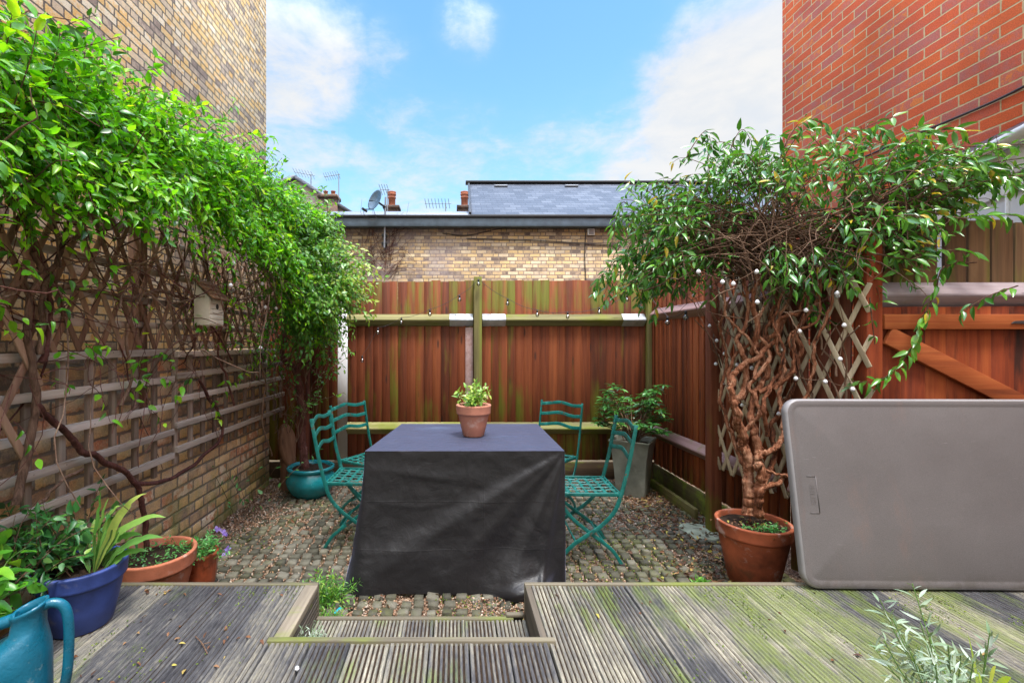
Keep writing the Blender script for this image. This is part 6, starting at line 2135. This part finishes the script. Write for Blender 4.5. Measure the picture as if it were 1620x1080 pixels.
b.grid(np.array([oval(*s[:3], DZ + s[3], s[4]) for s in secs]))
b.build('body', 'can_blue', wc, smooth=True)
def cp(u, v, z):
    p = c0_ + ud * u + vd * v
    return (p[0], p[1], DZ + z * 0.93)
b = MB()
b.tube(smooth_path([cp(-0.066, 0, 0.402), cp(-0.090, 0, 0.412), cp(-0.116, 0, 0.400), cp(-0.130, 0, 0.360), cp(-0.133, 0, 0.27), cp(-0.126, 0, 0.16), cp(-0.104, 0, 0.085), cp(-0.080, 0, 0.07)], 40), [0.0135] * 40, 12)
b.build('handle', 'can_blue', wc, smooth=True)
b = MB()
b.tube(smooth_path([cp(-0.012, 0.0, 0.382), cp(0.05, 0.0, 0.368), cp(0.14, 0, 0.352), cp(0.28, 0, 0.36)], 20), np.linspace(0.018, 0.013, 20), 12)
b.build('brace', 'can_blue', wc, smooth=True)
b = MB()
b.tube(smooth_path([cp(0.17, 0, 0.06), cp(0.25, 0, 0.15), cp(0.32, 0, 0.29), cp(0.40, 0, 0.44)], 20), np.linspace(0.040, 0.018, 20), 14)
b.build('spout', 'can_blue', wc, smooth=True)

# ------------------------------------------------------------------ nest box
nb = thing('nest_box', (-1.52, 2.82, 1.5), 'cream bird box with a brown shingled pent roof hung on the left diamond trellis', 'bird box')
y0, y1, x0, x1, z0 = 2.74, 2.905, -1.555, -1.462, 1.502
b = MB()
v = [(x0, y0, z0), (x1, y0, z0), (x1, y1, z0), (x0, y1, z0), (x0, y0, z0 + 0.255), (x1, y0, z0 + 0.165), (x1, y1, z0 + 0.165), (x0, y1, z0 + 0.255)]
b.add(v, [(3, 2, 1, 0), (4, 5, 6, 7), (0, 1, 5, 4), (1, 2, 6, 5), (2, 3, 7, 6), (3, 0, 4, 7)])
bx = b.build('box', 'cream_paint', nb, bevel=0.002)
b = MB()
for k in range(5):
    z = z0 + 0.006 + k * 0.031
    b.box(x1 + 0.001, x1 + 0.006 - 0.002, y0 + 0.004, y1 - 0.004, z, z + 0.028)
b.build('front_boards', 'cream_paint', nb, bevel=0.0015)
b = MB()
cc = np.array([x1 + 0.0045, (y0 + y1) / 2, z0 + 0.115])
b.add([cc + (0.001, 0.017 * math.cos(a), 0.017 * math.sin(a)) for a in np.arange(16) * 2 * PI / 16], [tuple(range(16))])
b.build('entrance_hole', 'black', bx)
b = MB()
for k in range(4):
    f0, f1 = k / 4, (k + 1) / 4
    xa, za = x0 + (x1 + 0.028 - x0) * f0, z0 + 0.274 - 0.118 * f0
    xb, zb = x0 + (x1 + 0.028 - x0) * f1 + 0.012, z0 + 0.274 - 0.118 * f1 - 0.008
    b.bar((xa, (y0 + y1) / 2, za + 0.004), (xb, (y0 + y1) / 2, zb + 0.008), y1 - y0 + 0.04, 0.010, (0, 0, 1), random.random())
b.build('roof', 'roof_wood', nb, bevel=0.002)

# ------------------------------------------------------------------ string lights
def lights(name, label, pts_w, r, matb, loc, drop, sag=0.0, caps=True, cab=0.0022):
    t = thing(name, loc, label, 'string lights')
    b = MB()
    path = []
    for a, c in zip(pts_w[:-1], pts_w[1:]):
        a, c = np.array(a), np.array(c)
        n = 9
        for k in range(n):
            u = k / n
            path.append(a + (c - a) * u - np.array([0, 0, sag * 4 * u * (1 - u)]))
    path.append(np.array(pts_w[-1]))
    b.tube(path, cab, 4)
    b.build('cable', 'cable' if caps else 'twig', t, smooth=True)
    for p in pts_w:
        p = np.array(p)
        m = MB()
        prof = [(0.001, -2.0 * r), (r * 0.6, -1.8 * r), (r * 0.95, -1.35 * r), (r, -1.0 * r), (r * 0.92, -0.6 * r), (r * 0.6, -0.15 * r), (r * 0.38, 0.15 * r)]
        m.lathe(prof, p - (0, 0, drop), 14)
        bl = m.build('bulb', matb, t, smooth=True)
        if caps:
            k = MB()
            k.lathe([(r * 0.30, 0.1 * r), (r * 0.48, 0.15 * r), (r * 0.50, 1.5 * r), (r * 0.2, 1.7 * r), (0.001, 1.7 * r)], p - (0, 0, drop), 10)
            k.build('socket', 'black', bl, smooth=True)
    return t


fy = 4.60
lights('festoon_lights', 'festoon of clear glass bulbs on a dark wire along the rear fence',
       [at(x, y, fy if 740 > x or x > 770 else 4.58) for x, y in ((573, 562), (598, 518), (635, 502), (680, 489), (727, 466), (757, 441), (803, 472), (850, 490), (898, 493), (948, 486), (992, 466))] + [at(1012, 445, 4.0), at(1056, 500, 3.55), at(1085, 491, 3.3)],
       0.0185, 'clear', tuple(at(757, 441, 4.58)), 0.034, 0.02)
zz = [(465, 60), (375, 48), (320, 75), (372, 173), (395, 220), (392, 295), (420, 262), (460, 298), (508, 308), (555, 293), (610, 247), (662, 188), (683, 120), (783, 65), (806, 168), (793, 277), (833, 374), (745, 350), (650, 340), (595, 454), (477, 427), (415, 357)]
def tr_y(px):
    return np.interp(px, [1123, 1180, 1250, 1300, 1380], [3.30, 2.95, 2.58, 2.50, 2.38])
lights('fairy_lights', 'string of small white globe lights looped over the right diamond trellis and trunk',
       [at(940 + x / 2.038, 427 + y / 2.038, tr_y(940 + x / 2.038)) for x, y in zz], 0.0112, 'bulb', tuple(at(1200, 560, 2.7)), 0.006, 0.015, caps=False, cab=0.0018)
lights('fairy_lights', 'white globe lights half buried in the upper leaves of the right climber',
       [at(x, y, 2.55) for x, y in ((1105, 425), (1143, 441), (1160, 444), (1197, 425), (1198, 473), (1319, 399), (1311, 418), (1325, 463))], 0.0118, 'bulb', tuple(at(1200, 430, 2.55)), 0.006, 0.012, caps=False, cab=0.0018)
lights('fairy_lights', 'white globe lights caught in the left vine near the bird box',
       [on_x(x, y, -1.33) for x, y in ((370, 412), (415, 445), (365, 447), (420, 482), (437, 484), (486, 489), (412, 546), (520, 457))], 0.012, 'bulb', tuple(on_x(420, 482, -1.33)), 0.005, 0.015, caps=False, cab=0.0015)

# ------------------------------------------------------------------ sky, sun, camera
w = bpy.data.worlds.new('World')
SC.world = w
w.use_nodes = True
w.node_tree.nodes.clear()
t = NT(w.node_tree)
SUN = Vector((0.14, -0.28, 0.95)).normalized()
EL = math.asin(SUN.z)
AZ = math.atan2(SUN.x, SUN.y)
sky = t.n('ShaderNodeTexSky', None, sky_type='NISHITA', sun_disc=False, sun_elevation=EL, sun_rotation=AZ, air_density=1.0, dust_density=1.2, ozone_density=1.6)
gen = t.n('ShaderNodeTexCoord').outputs['Generated']
d = t.n('ShaderNodeVectorMath', {0: gen}, operation='NORMALIZE').outputs[0]
x, y, z = t.sep(d)[:3]
zc = t.m('MAXIMUM', z, 0.0)
den = t.m('ADD', zc, 0.16)
pl = t.comb(t.m('DIVIDE', x, den), t.m('DIVIDE', y, den), 0.0)
n1 = t.noise(pl, 1.7, 9, 0.58, 0.35)
n2 = t.noise(t.vm('ADD', pl, (3.3, 1.7, 0.4)), 5.0, 8, 0.62, 0.3)
def blob(px, py, c0, c1):
    v = Vector(((px - CX) / F, 1.0, (CY - py) / F)).normalized()
    return t.step(t.dot(d, tuple(v)), math.cos(math.radians(c0)), math.cos(math.radians(c1)))
bias = t.m('MULTIPLY', blob(455, 90, 12, 1.0), 0.36)
for px, py, a, c, k in ((1230, 60, 13, 1, 0.44), (1180, 180, 15, 2, 0.50), (1040, 265, 13, 1, 0.34), (680, 320, 18, 3, 0.25), (900, 300, 13, 1, 0.26), (450, 210, 11, 1, 0.28), (742, 45, 5.0, 0.5, 0.24), (1360, 100, 20, 4, 0.5), (595, 95, 6, 0.5, 0.2)):
    bias = t.m('MAXIMUM', bias, t.m('MULTIPLY', blob(px, py, a, c), k))
up = t.m('ADD', t.m('MULTIPLY', t.step(y, 0.45, -0.3), 0.55), t.m('MULTIPLY', t.step(z, 0.62, 0.9), 0.45))
bias = t.m('MAXIMUM', bias, up)
n3 = t.noise(t.vm('ADD', pl, (9.1, 4.2, 2.0)), 15.0, 8, 0.66, 0.4)
f = t.m('ADD', t.m('ADD', t.m('MULTIPLY', n1, 0.46), t.m('MULTIPLY', n2, 0.40)), t.m('MULTIPLY', n3, 0.14))
f = t.m('ADD', f, t.m('SUBTRACT', bias, 0.30))
cm = t.m('ADD', t.m('MULTIPLY', t.step(f, 0.36, 0.62), 0.8), t.m('MULTIPLY', t.step(f, 0.22, 0.80), 0.2))
hz = t.m('MULTIPLY', t.m('POWER', t.m('SUBTRACT', 1.0, zc), 4.5), 0.85)
cl = t.mix(t.step(n2, 0.30, 0.66), (3.5, 3.65, 3.85), (4.0, 4.0, 4.0))
bright = t.m('ADD', 1.0, t.m('MULTIPLY', t.m('ADD', t.m('MULTIPLY', t.step(y, 0.5, -0.6), 0.12), t.m('MULTIPLY', t.step(z, 0.50, 0.88), 2.1)), SKYGAIN))
cl = t.n('ShaderNodeVectorMath', {0: cl, 'Scale': bright}, operation='SCALE').outputs[0]
cl = t.mix(t.m('MULTIPLY', t.step(z, 0.45, 0.85), t.step(y, -0.75, -0.1)), cl, t.mix(1.0, cl, (0.80, 0.96, 1.28, 1), 'MULTIPLY'))
base = t.n('ShaderNodeMix', {0: t.m('MINIMUM', hz, 1.0), 6: t.n('ShaderNodeVectorMath', {0: sky.outputs[0], 1: SKYTINT}, operation='MULTIPLY').outputs[0], 7: (3.25, 4.1, 4.65, 1)}, data_type='RGBA').outputs[2]
col = t.mix(cm, base, cl)
bg = t.n('ShaderNodeBackground', {0: col, 1: 0.12}).outputs[0]
t.n('ShaderNodeOutputWorld', {0: bg})

sl = bpy.data.lights.new('sun', 'SUN')
sl.energy = 2.8
sl.angle = math.radians(11)
sl.color = (1.0, 0.95, 0.88)
so = bpy.data.objects.new('sun', sl)
COL.objects.link(so)
so.rotation_euler = SUN.to_track_quat('Z', 'Y').to_euler()
so.location = (0, -5, 12)

cam = bpy.data.cameras.new('camera')
cam.sensor_width = 36.0
cam.sensor_fit = 'HORIZONTAL'
cam.lens = F / 1620 * 36
cam.shift_x = (810 - CX) / 1620
cam.shift_y = -(540 - CY) / 1620
cam.clip_start = 0.05
cam.clip_end = 1500
co = bpy.data.objects.new('camera', cam)
COL.objects.link(co)
co.location = (0, 0, CZ)
co.rotation_euler = (PI / 2, 0, 0)
SC.camera = co
SC.render.resolution_x, SC.render.resolution_y = 1024, 682
SC.view_settings.view_transform = 'Standard'
SC.view_settings.look = 'None'
SC.view_settings.exposure = EXPO
SC.view_settings.gamma = 1.0
SC.cycles.max_bounces = 8
SC.cycles.transparent_max_bounces = 12
try:
    SC.cycles.use_denoising = True
except Exception:
    pass
